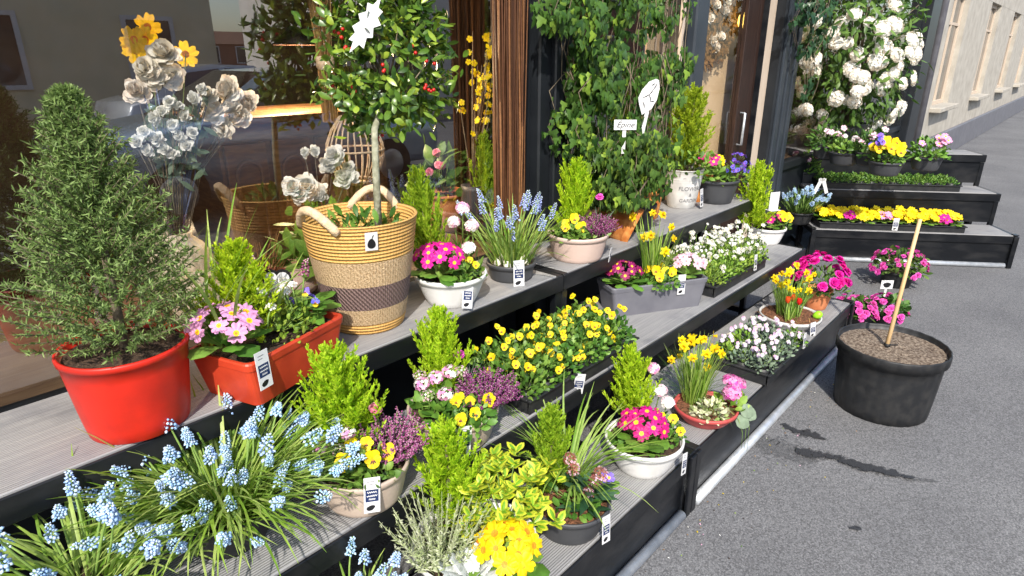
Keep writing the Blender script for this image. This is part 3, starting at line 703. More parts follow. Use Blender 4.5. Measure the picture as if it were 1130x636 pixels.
def daffodils(parent, loc, n=9, leaves=40, L=.2, rc=.03, spread=.07, zf=(.16, .24), mat='strap', scale=1.0, name='daffodils'):
    o = link(name, grass_mesh(leaves, L * .7, L * 1.1, .006, mat, rc, (.02, .35), (.0, .5)), parent, loc)
    for i in range(n):
        a = i * 2.4 + U(-.3, .3); q = math.sqrt((i + .5) / n); z = U(*zf); p = V((math.cos(a) * spread * q, math.sin(a) * spread * q, z))
        mb = MB(); foot = V((p.x * .25, p.y * .25, 0)) 
        f = (CAMD * .9 + V((p.x, p.y, 0)).normalized() * .6 + V((U(-.4, .4), U(-.4, .4), U(-.1, .45))))
        s = scale * U(.85, 1.15)
        fl = link('flower', FL['daff'], o, p, rot=Q(f), scale=s)
        q0 = p - f.normalized() * .012
        mb.tube([foot, foot.lerp(q0, .5) + V((0, 0, .01)), q0 + V((0, 0, -.004)), q0], [.0022, .002, .0018, .0015], 'stem', 5); mb.build('flower_stem', o)
    return o
def spikes(parent, meshes, n, rc, rtop, zjit=.0, lean=(.0, .75), scale=(.85, 1.15), power=.5, name='flower_spike', asym=None, scl=1.0):
    for i in range(n):
        a = i * 2.4 + U(-.35, .35); q = ((i + .5) / n) ** power
        p = V((math.cos(a) * rc * q, math.sin(a) * rc * q, 0)); ln = lean[0] + (lean[1] - lean[0]) * q + U(-.08, .08)
        d = V((math.cos(a) * math.sin(ln), math.sin(a) * math.sin(ln), math.cos(ln)))
        if asym is not None: d = (d + asym * U(.5, 1)).normalized()
        link(name, RND.choice(meshes), parent, p, rot=Q(d), scale=scl * U(*scale))

# ------------------------------------------------------------------ pots, tags
def pot(parent, rb, rt, h, mat, lip=.006, soil='soil', fill=.85, rings=0, sx=1, sy=1, n=40, lipH=.016, name='pot', rz=0, vribs=0):
    mb = MB(); t = .004
    prof = [(0, 0), (rb * .96, 0), (rb, .003)]
    steps = 14 if rings else 6
    for i in range(1, steps + 1):
        q = i / (steps + 0.0); z = .003 + (h - lipH - .003) * q; r = rb + (rt - lip - rb) * (q ** .85)
        if rings and 1 < i < steps and i % 2 == 0: r += .0016
        prof.append((r, z))
    prof += [(rt, h - lipH + .001), (rt + .001, h - .004), (rt - .001, h), (rt - t - .002, h), (rt - t - .004, h - .006), (rt - t - .010, h * fill - .01), (0, h * fill - .012)]
    wob = (lambda u: 1 + .010 * (1 if int(u * vribs * 2) % 2 else 0)) if vribs else None
    mb.lathe(prof, mat, 96 if vribs else n, sx, sy, wob=wob)
    mb.build(name, parent, rz=rz)
    s = MB(); s_n = 26; k = s.add([V((0, 0, h * fill + .006))])
    prev = None
    for ri in range(1, 6):
        rr = (rt - t - .008) * ri / 5
        b = s.add([V((rr * sx * math.cos(TAU * j / s_n), rr * sy * math.sin(TAU * j / s_n), h * fill + (U(-.004, .007) if ri < 5 else -.002))) for j in range(s_n)])
        for j in range(s_n):
            q = (j + 1) % s_n
            if prev is None: s.face((k, b + j, b + q), soil)
            else: s.face((prev + j, b + j, b + q, prev + q), soil)
        prev = b
    s.build('soil', parent, rz=rz)
def squiggle(mb, x0, x1, y, z, amp, w, mat, seed):
    r = random.Random(seed); n = max(10, int((x1 - x0) / .0007)); pts = []
    for i in range(n + 1):
        t = i / n; pts.append(V((x0 + (x1 - x0) * t, y + amp * math.sin(t * (x1 - x0) * 2200 + r.uniform(-.8, .8)) * r.uniform(.4, 1), z)))
    nrm = V((0, 1, 0))
    mb.ribbon(pts, [w] * (n + 1), nrm, mat)
def tag_mesh(w=.030, h=.072, stake=.03, stick=False):
    """white plant card with a navy block of white lettering and a black blot, standing on its own little stake; origin at the foot, faces -y"""
    mb = MB(); t = .0012
    mb.box((0, 0, stake + h / 2), (w, t, h), 'card')
    if stake and stick: mb.box((0, 0, stake / 2), (w * .25, t, stake), 'card')
    def quad(x0, x1, z0, z1, y, mat): mb.poly([V((x0, y, z0)), V((x1, y, z0)), V((x1, y, z1)), V((x0, y, z1))], mat)
    z0, z1 = stake + h * .32, stake + h * .66; y = -t / 2 - .0003
    quad(-w * .40, w * .40, z0, z1, y, 'navy')
    sub = MB()
    for i, q in enumerate((.78, .50, .22)):
        zz = z0 + (z1 - z0) * q; wx = w * (.30, .32, .2)[i]; n = 16; pts = []
        for k in range(n + 1):
            u = k / n; pts.append((-wx + 2 * wx * u, zz + h * .022 * math.sin(u * 31 + i * 2) * (1 if k % 3 else .3)))
        nn = mb.add([V((a, y - .0003, b + dz)) for a, b in pts for dz in (-.0011, .0011)]); kk = mb.mi('card')
        for k in range(n): mb.f.append((nn + 2 * k, nn + 2 * k + 2, nn + 2 * k + 3, nn + 2 * k + 1)); mb.m.append(kk)
    c = (-w * .08, stake + h * .14); pts = []
    for j in range(14):
        a = TAU * j / 14; pts.append(V((c[0] + w * .27 * math.cos(a) * (1 + .1 * math.sin(3 * a)), y, c[1] + h * .075 * math.sin(a) + w * .06 * math.cos(a))))
    mb.poly(pts, 'ink')
    for i, q in enumerate((.80, .88)):
        quad(-w * .3, w * (.05 + .1 * i), stake + h * q, stake + h * q + .0012, y, 'greyink')
    return mb.mesh('price_tag', False)
TAG = tag_mesh(); TAG_S = tag_mesh(.024, .05, .03)
from mathutils import Quaternion
def put_tag(parent, ang, r, z, tilt=.2, roll=0, me=None, scale=1.0, face=None):
    """card on a pot's wall, ang = world direction it faces"""
    rz = ang + math.pi / 2
    q = Quaternion((0, 0, 1), rz) @ Quaternion((1, 0, 0), -tilt) @ Quaternion((0, 1, 0), roll)
    return link('price_tag', me or TAG, parent, (math.cos(ang) * (r + .009), math.sin(ang) * (r + .009), z - .008), rot=q, scale=scale * 1.15)
VIEW = math.atan2(-FH.y, -FH.x)       # direction from the stand back to the viewer

def text_geo(s, size, shear=0.0):
    cu = bpy.data.curves.new('lettering', 'FONT'); cu.body = s; cu.size = size; cu.align_x = 'CENTER'; cu.align_y = 'CENTER'; cu.shear = shear
    cu.resolution_u = 3
    o = bpy.data.objects.new('lettering', cu); COL.objects.link(o)
    dg = bpy.context.evaluated_depsgraph_get(); me = bpy.data.meshes.new_from_object(o.evaluated_get(dg))
    vs = [v.co.copy() for v in me.vertices]; fs = [tuple(p.vertices) for p in me.polygons]
    bpy.data.objects.remove(o); bpy.data.curves.remove(cu); bpy.data.meshes.remove(me)
    return vs, fs
#@@PART2
# ------------------------------------------------------------------ setting
W = 1.82                      # plane of the shop front
def plane(name, x0, x1, y0, y1, z, mat, k='structure'):
    mb = MB(); mb.poly([V((x0, y0, z)), V((x1, y0, z)), V((x1, y1, z)), V((x0, y1, z))], mat)
    return kind(mb.build(name, smooth=False), k)
plane('ground', -300, 300, -300, 300, 0, 'asphalt')
def stain(name, pts, mat, z, grow=1.6):
    """ragged wet trail: a damp patch of real surface lying on the asphalt"""
    mb = MB(); P_ = [P(a, b, 0) for a, b, _ in pts]; ws = [c for *_, c in pts]; rows = []; seg = 8
    for i in range(len(P_) - 1):
        for k in range(seg + (i == len(P_) - 2)):
            t = k / seg; p = P_[i].lerp(P_[i + 1], t); w = (ws[i] * (1 - t) + ws[i + 1] * t) * grow
            d = (P_[min(i + 1, len(P_) - 1)] - P_[max(i - (t < .5 and i > 0), 0)]).normalized(); s = V((-d.y, d.x, 0))
            rows.append((p - s * w, p, p + s * w))
    n = mb.add([V((q.x, q.y, z)) for r in rows for q in r])
    for i in range(len(rows) - 1):
        for j in (0, 1): a = n + 3 * i + j; mb.face((a, a + 1, a + 4, a + 3), mat)
    o = mb.build(name, smooth=False); kind(o, 'structure')
    at = o.data.attributes.new('edge', 'FLOAT', 'POINT')
    for i in range(len(rows)):
        e = 1 if 0 < i < len(rows) - 1 else 0
        for j in range(3): at.data[3 * i + j].value = e if j == 1 else 0
    return o
stain('ground_stain', [(828, 478, .02), (845, 490, .09), (865, 497, .11), (890, 505, .07), (915, 503, .03), (940, 513, .035), (965, 520, .03), (1000, 528, .025), (1040, 533, .004)], 'damp', .004)
stain('ground_stain', [(861, 468, .012), (880, 478, .018), (893, 480, .03), (914, 487, .008)], 'wet', .006, 2.0)
stain('ground_stain', [(876, 499, .022), (893, 502, .024), (908, 504, .014), (925, 508, .016), (950, 517, .022), (985, 524, .016), (1010, 530, .004)], 'wet', .010, 2.4)
stain('ground_stain', [(936, 583, .006), (945, 585, .014), (950, 584, .004)], 'wet', .006, 1.8)
# street behind the viewer, seen only as reflections in the shop window
plane('road', -300, 300, -9.2, -2.6, .004, 'asphalt')
mb = MB(); mb.box((0, -11.0, .065), (600, 3.5, .13), 'stone'); kind(mb.build('pavement', smooth=False), 'structure')

def frame_rect(mb, x0, x1, z0, z1, y, t, dpt, mat):
    mb.box(((x0 + x1) / 2, y, z0 + t / 2), (x1 - x0, dpt, t), mat, bev=.003); mb.box(((x0 + x1) / 2, y, z1 - t / 2), (x1 - x0, dpt, t), mat, bev=.003)
    mb.box((x0 + t / 2, y, (z0 + z1) / 2), (t, dpt - .004, z1 - z0 - 2 * t), mat, bev=.003); mb.box((x1 - t / 2, y, (z0 + z1) / 2), (t, dpt - .004, z1 - z0 - 2 * t), mat, bev=.003)

shop = thing('flower_shop', 'dark painted flower shop front with large reflecting windows behind the plant stands', 'shop', (0, W, 0))
def sp(mb, name): return mb.build(name, shop, smooth=False)
X = lambda px, py=100, dy=0.0: PY(px, py, W + dy).x
# stall riser + sill under the first window
mb = MB(); mb.box((-2.0, .10, .33), (8.2, .14, .66), 'frame'); sp(mb, 'stall_riser')
mb = MB(); mb.box((-2.0, .06, .685), (8.2, .24, .045), 'frame', bev=.006); sp(mb, 'window_sill')
xe = X(583)
mb = MB(); frame_rect(mb, -6.1, xe, .71, 2.72, .03, .06, .09, 'frame'); mb.box((-2.6, .03, 1.715), (.06, .088, 1.87), 'frame'); wf = sp(mb, 'window')
mb = MB(); mb.box((-4.33, .03, 1.715), (3.40, .008, 1.89), 'glass'); mb.build('glass_pane', wf, smooth=False)
mb = MB(); mb.box(((xe - .06 - 2.57) / 2, .03, 1.715), (xe - .06 + 2.57, .008, 1.89), 'glass'); mb.build('glass_pane', wf, smooth=False)
# pilaster right of the window
xp0, xp1 = xe + .002, X(618)
mb = MB(); mb.box(((xp0 + xp1) / 2, .04, 1.4), (xp1 - xp0, .2, 2.8), 'frame', bev=.008)
mb.box(((xp0 + xp1) / 2 + .01, -.075, 1.4), ((xp1 - xp0) * .45, .03, 2.6), 'frame', bev=.006); sp(mb, 'pilaster')
# second window behind the ivy
xs0, xs1 = xp1 + .003, X(751)
mb = MB(); frame_rect(mb, xs0, xs1, .72, 2.72, .03, .06, .09, 'frame'); w2 = sp(mb, 'window')
mb = MB(); mb.box(((xs0 + xs1) / 2, .03, 1.72), (xs1 - xs0 - .12, .008, 1.88), 'glass'); mb.build('glass_pane', w2, smooth=False)
mb = MB(); mb.box((xs1 - .085, -.02, 1.72), (.03, .016, 1.86), 'palewood'); mb.build('edge_strip', w2, smooth=False)
mb = MB(); mb.box(((xs0 + xs1) / 2, .08, .358), (xs1 - xs0, .14, .715), 'frame'); sp(mb, 'stall_riser')
# jamb, door, jamb
xj0, xj1 = xs1 + .003, X(775, 100, -.06)
mb = MB(); mb.box(((xj0 + xj1) / 2, .0, 1.4), (xj1 - xj0, .12, 2.8), 'frame_b', bev=.01); sp(mb, 'door_jamb')
xd0, xd1 = xj1 + .004, X(832, 100, .07)
mb = MB(); frame_rect(mb, xd0, xd1, .03, 2.45, .10, .05, .06, 'brown_d')
t = xd1 - .05 - X(816, 100, .07); mb.box((xd1 - .05 - t / 2, .10, 1.24), (t, .058, 2.31), 'brown_d', bev=.004); mb.box(((xd0 + xd1 - t) / 2, .10, .46), (xd1 - xd0 - t - .1, .056, .80), 'brown_d', bev=.004)
door = sp(mb, 'door')
gx0, gx1 = xd0 + .05, xd1 - .05 - t
mb = MB(); mb.box(((gx0 + gx1) / 2, .10, 1.63), (gx1 - gx0, .006, 1.53), 'dglass'); mb.build('glass_pane', door, smooth=False)
mb = MB(); mb.tube([(gx1 + .06, .07, 1.0), (gx1 + .06, .035, 1.0), (gx1 + .06, .035, 1.22), (gx1 + .06, .07, 1.22)], .009, 'chrome', 8); mb.build('handle', door)
mb = MB(); mb.box(((xd0 + xd1) / 2, .10, .014), (xd1 - xd0, .3, .028), 'stone'); sp(mb, 'door_step')
xk0 = xd1 + .004
xk1 = X(838, 100, .04); mb = MB(); mb.box(((xk0 + xk1) / 2, .12, 1.4), (xk1 - xk0, .16, 2.8), 'blackmetal'); sp(mb, 'door_jamb')
xk2 = X(845.5, 100, .045); mb = MB(); mb.box(((xk1 + xk2) / 2 + .002, .125, 1.13), (xk2 - xk1 - .008, .16, 2.06), 'palewood', bev=.004); sp(mb, 'trim_board')
mb = MB(); mb.box(((xk1 + xk2) / 2 + .002, .125, 2.48), (xk2 - xk1 - .008, .16, .62), 'blackmetal'); sp(mb, 'door_jamb')
xq1 = X(876, 100, -.03); mb = MB(); mb.box(((xk2 + xq1) / 2, .07, 1.4), (xq1 - xk2, .20, 2.8), 'frame', bev=.012)
for u in (.18, .5, .82): mb.box((xk2 + (xq1 - xk2) * u, -.035, 1.4), ((xq1 - xk2) * .2, .02, 2.7), 'frame_b', bev=.006)
sp(mb, 'pilaster')
# right window
mb = MB(); frame_rect(mb, xq1 + .004, 9.4, .72, 2.72, .03, .06, .09, 'frame'); w3 = sp(mb, 'window')
mb = MB(); mb.box(((xq1 + 9.4) / 2, .03, 1.72), (9.4 - xq1 - .13, .008, 1.88), 'glass'); mb.build('glass_pane', w3, smooth=False)
mb = MB(); mb.box(((xq1 + 9.4) / 2, .08, .358), (9.4 - xq1, .14, .715), 'frame'); sp(mb, 'stall_riser')
mb = MB(); mb.box((9.65, .04, 1.4), (.49, .26, 2.8), 'frame', bev=.01); sp(mb, 'pilaster')
mb = MB(); mb.box((1.9, .02, 3.06), (16.0, .34, .52), 'frame', bev=.02); mb.box((1.9, -.05, 2.785), (16.1, .3, .05), 'frame', bev=.01); mb.box((1.9, -.08, 3.34), (16.1, .5, .06), 'frame', bev=.01); sp(mb, 'fascia')
mb = MB(); mb.box((1.9, .15, 5.0), (16.0, .3, 3.2), 'plaster_w'); sp(mb, 'wall')
# room behind the glass
mb = MB(); mb.box((1.9, 4.3, 1.5), (16.0, .1, 3.0), 'inwall'); mb.box((-6.15, 2.2, 1.5), (.1, 4.2, 3.0), 'inwall'); mb.box((9.85, 2.2, 1.5), (.1, 4.1, 3.0), 'inwall'); mb.box((1.9, 2.3, 3.05), (16, 4.1, .1), 'inwall'); sp(mb, 'inner_wall')
mb = MB(); mb.box((1.9, 2.25, .0), (16.0, 4.0, .04), 'infloor'); sp(mb, 'inner_floor')
mb = MB(); mb.box((-1.9, .62, .70), (8.2, .93, .05), 'infloor'); sp(mb, 'window_shelf')
mb = MB(); mb.box((xs0 * .5 + xs1 * .5, .62, .70), (xs1 - xs0, .9, .05), 'infloor'); mb.box(((xq1 + 9.4) / 2, .62, .70), (9.4 - xq1, .9, .05), 'infloor'); sp(mb, 'window_shelf')
mb = MB(); mb.box(((gx0 + gx1) / 2 + .1, .25, 1.55), (gx1 - gx0 + .6, .012, 1.9), 'tan_w'); mb.build('blind', door, smooth=False)
# neighbouring house along the same pavement
nb_ = thing('neighbour_house', 'pale stone house front beyond the far end of the flower shop', 'house', (0, W, 0))
mb = MB(); mb.box((19.9, .2, 4.75), (20.0, .4, 4.5), 'stone'); mb.box((19.9, .2, .45), (20.0, .4, .90), 'stone')
for i in range(6):
    xa = 9.9 if i == 0 else 12.5 + (i - 1) * 3.6; xb = 29.9 if i == 5 else 11.2 + i * 3.6
    mb.box(((xa + xb) / 2, .2, 1.7), (xb - xa, .396, 1.602), 'stone')
mb.build('wall', nb_, smooth=False)
mb = MB(); mb.tube([(10.25, -.06, .1), (10.25, -.06, 6.9)], .045, 'midgrey', 10); mb.build('drainpipe', nb_)
mb = MB(); mb.box((19.9, -.02, .22), (20.0, .06, .44), 'midgrey', bev=.01); mb.build('plinth', nb_, smooth=False)
for i in range(5):
    x0 = 11.2 + i * 3.6
    mb = MB(); frame_rect(mb, x0, x0 + 1.3, .9, 2.5, .10, .06, .06, 'palewood'); mb.box((x0 + .65, .10, 1.7), (.05, .05, 1.48), 'palewood'); mb.box((x0 + .65, .10, 2.05), (1.18, .046, .04), 'palewood'); f = mb.build('window', nb_, smooth=False)
    mb = MB(); mb.box((x0 + .65, .11, 1.7), (1.18, .02, 1.48), 'hglass'); mb.build('glass_pane', f, smooth=False)
    mb = MB(); mb.box((x0 + .65, -.03, .86), (1.5, .22, .07), 'stone', bev=.01); mb.build('sill', f, smooth=False)

# ------------------------------------------------------------------ stepped plant stands
ZT = (.265, .53, .80)
def stand(x0, L, label, yf=(.805, 1.11, 1.41), dep=(.30, .33, .375), rz=0, origin=None, name='stepped_stand'):
    y0 = yf[0]
    o = thing(name, label, 'plant stand', origin or (x0, y0, 0), rz, 'stepped plant stands in front of the shop')
    for z, y, d in zip(ZT, yf, dep):
        y = y - y0
        mb = MB(); bw = d / 3
        mb.box((L / 2, y + .006 + d / 2, z - .012), (L - .064, d - .003, .024), 'deck', bev=.002)
        mb.build('tread', o, smooth=False)
        mb = MB(); hh = .062
        mb.box((L / 2, y + .001, z - .004 - hh / 2), (L, .008, hh), 'blackmetal', bev=.002); mb.box((L / 2, y + d + .012, z - .004 - hh / 2), (L, .008, hh), 'blackmetal')
        for xx in (.016, L - .016): mb.box((xx, y + d / 2 + .004, z - .020), (.030, d + .002, .036), 'blackmetal', bev=.002)
        for xx in (L * .33, L * .66): mb.box((xx, y + d / 2 + .006, z - .046), (.03, d - .004, .038), 'blackmetal')
        mb.build('tread_frame', o, smooth=False)
    # front panel under the lowest tread, rail on the ground
    mb = MB(); mb.box((L / 2, .014, .118), (L - .07, .006, .158), 'blackmetal'); mb.build('front_panel', o, smooth=False)
    mb = MB(); mb.tube([(.05, -.004, .021), (L - .05, -.004, .021)], .0195, 'chrome', 14); mb.build('ground_rail', o)
    ys = [y - y0 for y in yf]
    for xx in (.0, L):
        sg = 1 if xx == 0 else -1
        for q, (y, z) in enumerate(zip(ys, ZT)):
            mb = MB(); mb.box((xx + sg * .0175, y + .0215, (z - .072) / 2 + .003), (.035, .030, z - .072), 'blackmetal', bev=.003); mb.build('leg', o, smooth=False)
            mb = MB(); mb.box((xx + sg * .0175, y + dep[q] - .012, (z - .072) / 2 + .003), (.031, .030, z - .072), 'blackmetal', bev=.003); mb.build('leg', o, smooth=False)
        mb = MB(); mb.box((xx + sg * .0175, (ys[2] + dep[2]) / 2 + .02, .05), (.025, ys[2] + dep[2] - .10, .035), 'blackmetal'); mb.build('side_bar', o, smooth=False)
        mb = MB(); mb.box((xx + sg * .018, -.010, .13), (.036, .012, .262), 'blackmetal', bev=.004); mb.box((xx + sg * .018, .018, .270), (.034, .05, .008), 'blackmetal', bev=.002); mb.build('joint_bracket', o, smooth=False)
    return o
stand(-2.09, 1.98, 'black stepped stand with grey treads running out of view on the left')
stand(-.10, 1.98, 'black stepped stand under the pale blue muscari and beige bowls')
stand(1.885, 1.98, 'black stepped stand under the slate trough and red bowl', dep=(.40, .47, .375))

# ------------------------------------------------------------------ planted bowls
def at_rim(px, py, z, h): p = P(px, py, z + h); return V((p.x, p.y, z))
AZ, BZ, CZ = ZT

# --- A: lowest tread
b = thing('planted_bowl', 'white bowl with golden conifer, yellow primula, pale santolina and euonymus at the front', 'planted bowl', at_rim(524, 594, AZ, .15))
pot(b, .11, .165, .15, 'whitepot')
link('underplanting', bush_mesh(130, 0.11, .05, .032, .017, 'vleaf', updir=.6), b, (0, 0, .09))
conifer(b, off(-.07, .075, .145), .275, .125, 0)
mb = MB()
for i in range(62):
    a = i * 2.4; q = math.sqrt((i + .5) / 62); d = V((math.cos(a) * q * .75, math.sin(a) * q * .75, 1)).normalized(); L = U(.12, .2); p0 = V((math.cos(a) * q * .045, math.sin(a) * q * .045, 0))
    mb.tube([p0, p0 + d * L * .5, p0 + d * L + V((0, 0, .01))], [.0015, .0012, .0008], 'santo', 4)
    for k in range(34):
        t = .2 + .8 * k / 34; e = (rdir(-.3, 1) + d * .5).normalized(); c = p0 + d * L * t
        leaf(mb, c, e, d, U(.012, .022) * (1.1 - .5 * t), .0034, 'santo', 0, .1, (.4, 1, .1))
link('santolina', mb.mesh('santolina_foliage', False), b, off(-.085, -.065, .13))
primula(b, off(.085, -.10, .15), 'prim_yel', 16, 0.073, .06, 12, .095, .055)
mb = MB()
for i in range(64):
    d = rdir(.0, 1); d = V((d.x * .8, d.y * .8, d.z + .3)).normalized(); L = U(.07, .2); p1 = d * L
    if i % 3 == 0: mb.tube([(0, 0, 0), p1 * .5 + V((0, 0, .01)), p1], [.002, .0016, .001], 'stem', 4)
    for k in range(7):
        a = k * 2.4 + i; e = (d * .8 + V((math.cos(a), math.sin(a), .3))).normalized(); c = p1 + rdir() * .008
        pr = (.1, .7, 1, .8, .1); LL = U(.026, .042); WW = LL * .52; n_ = V((0, 0, 1)) + rdir() * .5
        leaf(mb, c, e, n_, LL, WW, 'euo_y', .15, .3, pr)
        dd, ss, nn = frame(e, n_); leaf(mb, c + nn * .0022, e, n_, LL * .8, WW * .45, 'euo_g', .15, .3, pr)
link('euonymus', mb.mesh('euonymus_foliage', False), b, off(.075, .055, .14))
mb = MB()
for i in range(16):
    a = i * 2.4; ln = .3 + .9 * math.sqrt(i / 16); d = V((math.cos(a) * math.sin(ln), math.sin(a) * math.sin(ln), math.cos(ln))); L = U(.06, .085)
    dd, ss, nn = frame(d, V((0, 0, 1)) if ln > .5 else V((math.cos(a), math.sin(a), 0)))
    mb.ribbon([V((0, 0, 0)), d * L * .5, d * L], [.002, .003, .002], ss, 'silver')
    for k in range(7):
        t = .3 + .7 * k / 6
        for sg in (-1, 1):
            leaf(mb, d * L * t, (d * .7 + ss * sg).normalized(), nn, L * .3 * (1.1 - .5 * t), .011, 'silver', .1, .2, (.5, .8, 1, 1, .6))
link('dusty_miller', mb.mesh('silver_leaves', False), b, off(.0, -.135, .145))

b = thing('planted_bowl', 'dark grey bowl with carex, skimmia buds and a blue flower beside the yellow euonymus', 'planted bowl', at_rim(629, 549, AZ, .10))
pot(b, .092, .122, .10, 'greypot', soil='mulch')
link('underplanting', bush_mesh(130, 0.11, .05, .032, .017, 'vleaf', updir=.6), b, (0, 0, .09))
conifer(b, off(-.055, .035, .09), .255, .085, 2)
link('carex', grass_mesh(95, .22, .36, .0065, 'strap', .03, (.1, .8), (.5, 1.6)), b, off(.0, .07, .09))
mb = MB()
for i in range(26):
    a = i * 2.4; ln = .5 + .85 * (i / 26); d = V((math.cos(a) * math.sin(ln), math.sin(a) * math.sin(ln), math.cos(ln)))
    leaf(mb, V((0, 0, U(.0, .06))), d, V((0, 0, 1)), U(.07, .11), .03, 'skim', .25, U(.1, .5), PROF_LANCE)
mb.tube([(0, 0, 0), (0, 0, .09)], [.004, .003], 'bark', 6)
s = link('skimmia', mb.mesh('skimmia_leaves'), b, off(.055, -.035, .09))
for a_, b_, z_ in ((-.06, .02, .15), (-.05, .01, .125), (.01, .0, .09), (-.01, -.02, .065), (.03, .015, .10)): link('bud_panicle', pick('skim'), s, off(a_, b_, z_), rot=Q(V((0, 0, 1)) + rdir() * .3), scale=U(.85, 1.15))
s = link('primula', rosette_mesh(8, .05, .028), b, off(.10, .03, .10))
for a_, b_, z_ in ((.0, .0, .045), (-.012, -.02, .035), (.02, .01, .04)): link('flower', pick('prim_vio'), s, off(a_, b_, z_), rot=Q(CAMD + V((0, 0, .5)) + rdir() * .4))
put_tag(b, VIEW + .75, .135, -.005, .15, .12)

b = thing('planted_bowl', 'white bowl with crimson primula and small golden conifer at the front edge', 'planted bowl', at_rim(711, 481, AZ, .115))
pot(b, .088, .134, .115, 'whitepot', lipH=.02)
link('underplanting', bush_mesh(130, 0.11, .05, .032, .017, 'vleaf', updir=.6), b, (0, 0, .09))
conifer(b, off(-.03, .085, .105), .265, .105, 1)
primula(b, off(-.015, -.035, .115), 'prim_crim', 17, 0.078, .06, 14, .105, .06)
viola(b, off(.085, .0, .105), 'vio_y', 3, .05, .07, 90, L=.02)
s = link('stock', bush_mesh(30, .04, .07, .035, .012, 'vleaf'), b, off(.06, .07, .1))
for a_, b_, z_, k in ((.0, .0, .15, 'stock'), (-.02, .05, .21, 'stockp'), (.02, -.03, .12, 'stock')): link('flower_head', pick(k), s, off(a_, b_, z_), rot=Q(V((0, 0, 1)) + CAMD * .3))
put_tag(b, VIEW + .85, .145, .005, .1, .2, scale=.9)

b = thing('planted_bowl', 'shallow red bowl with little daffodils, pink flowers and cream variegated leaves', 'planted bowl', at_rim(779, 447, AZ, .06))
pot(b, .085, .122, .06, 'redbowl', soil='mulch', fill=.8)
daffodils(b, off(-.035, .05, .05), 15, 130, .25, .04, .10, (.15, .27))
link('carex', grass_mesh(60, .12, .26, .002, 'strap_dark', .03, (.2, 1.1), (.4, 1.6)), b, off(-.03, .09, .05))
link('variegated_sedum', bush_mesh(150, .062, .06, .022, .013, 'varieg'), b, off(.0, -.055, .05))
s = link('pink_hyacinth', bush_mesh(26, .05, .06, .04, .024, 'small_green'), b, off(.085, -.015, .05))
for a_, b_, z_ in ((.0, -.01, .075), (.03, .03, .09), (.01, .03, .10)): link('flower', pick('hyd'), s, off(a_, b_, z_), rot=Q(V((0, 0, 1)) + rdir() * .3))
mb = MB()
for a_, b_, z_ in ((.10, -.07, -.005), (.14, -.03, .005), (.12, -.05, .03)):
    p = off(a_, b_, z_); leaf(mb, p, V((.2, -.5, -.3)), CAMD + V((0, 0, .8)), .055, .055, 'greyleaf', .1, .2, (.5, .95, 1, .8, .2)); mb.tube([(0, 0, .01), p * .5 + V((0, 0, .04)), p], .0012, 'stem', 4)
for k in range(3):
    p = off(.10 + .02 * k, -.08 + .02 * k, .0); mb.tube([p, p + V((.01, -.02, -.06)), p + V((.01, -.025, -.13 - .02 * k))], [.0012, .001, .0006], 'stem', 4)
link('trailing_ivy', mb.mesh('round_leaves'), b, off(0, 0, .05))

def tray(name, label, c, L, D, h=.05, rz=0, zbase=0, group=None, mat='blackpot'):
    o = thing(name, label, 'plant tray', (c.x, c.y, zbase), rz, group)
    mb = MB(); t = .004
    mb.box((0, 0, .003), (L - .01, D - .01, .006), mat)
    for sx in (-1, 1): mb.box((sx * (L / 2 - t / 2), 0, h / 2 + .002), (t, D - .02, h), mat, bev=.0015)
    for sy in (-1, 1): mb.box((0, sy * (D / 2 - t / 2), h / 2 + .002), (L, t, h), mat, bev=.0015)
    mb.build('tray_body', o, smooth=False)
    mb = MB(); r = .009
    mb.box((0, -D / 2 - .004, h + .005), (L + .02, .014, .008), mat, bev=.003); mb.box((0, D / 2 + .004, h + .005), (L + .02, .014, .008), mat, bev=.003)
    mb.box((-L / 2 - .004, 0, h + .0052), (.014, D - .007, .008), mat, bev=.003); mb.box((L / 2 + .004, 0, h + .0052), (.014, D - .007, .008), mat, bev=.003)
    mb.build('tray_rim', o, smooth=False)
    return o
POTS = {}
def plug(key, c, z, label, group, leafmesh, flowers, name, cat='potted flower', Rf=.04, zf=(.07, .10), face=True, scale=1.0, r=.042, ph=.06):
    """small black pot with one plant; flowers are parts"""
    o = thing(name, label, cat, (c.x, c.y, z), U(0, TAU) * 0, group)
    if 'pot%.3f' % r not in POTS:
        mb = MB(); mb.lathe([(0, 0), (r * .75, 0), (r, ph), (r * .94, ph), (r * .9, ph - .012), (0, ph - .012)], 'blackpot', 14); POTS['pot%.3f' % r] = mb.mesh('small_pot')
    link('pot', POTS['pot%.3f' % r], o)
    l = link('leaves', leafmesh, o, (0, 0, ph - .012), U(0, TAU))
    for k, n in flowers:
        for i in range(n):
            a = U(0, TAU); q = math.sqrt(U(0, 1)); p = V((math.cos(a) * Rf * q, math.sin(a) * Rf * q, ph + U(*zf) * (1 - .25 * q * q)))
            if face: f = CAMD * 1.0 + V((math.cos(a) * .4 * q, math.sin(a) * .4 * q, .55)) + V((.3, -.3, 0)) * U(-1, 1) + rdir() * .25; rot = qface(f)
            else: f = V((math.cos(a) * .6 * q, math.sin(a) * .6 * q, .9)) + CAMD * .35 + rdir() * .25; rot = Q(f)
            link('flower', pick(k), o, p, rot=rot, scale=scale * U(.85, 1.15))
    return o
BUSH_V = [bush_mesh(170, .060, .10, .022, .013, 'vleaf', updir=.7) for _ in range(3)]
BUSH_L = [bush_mesh(110, .055, .07, .018, .010, 'greyleaf') for _ in range(2)] + [bush_mesh(110, .055, .07, .018, .011, 'small_green')]
BUSH_W = [bush_mesh(230, .070, .11, .016, .008, 'small_green', updir=.7) for _ in range(3)]
BUSH_G = [bush_mesh(120, .05, .05, .018, .009, 'vleaf', updir=.5) for _ in range(2)]
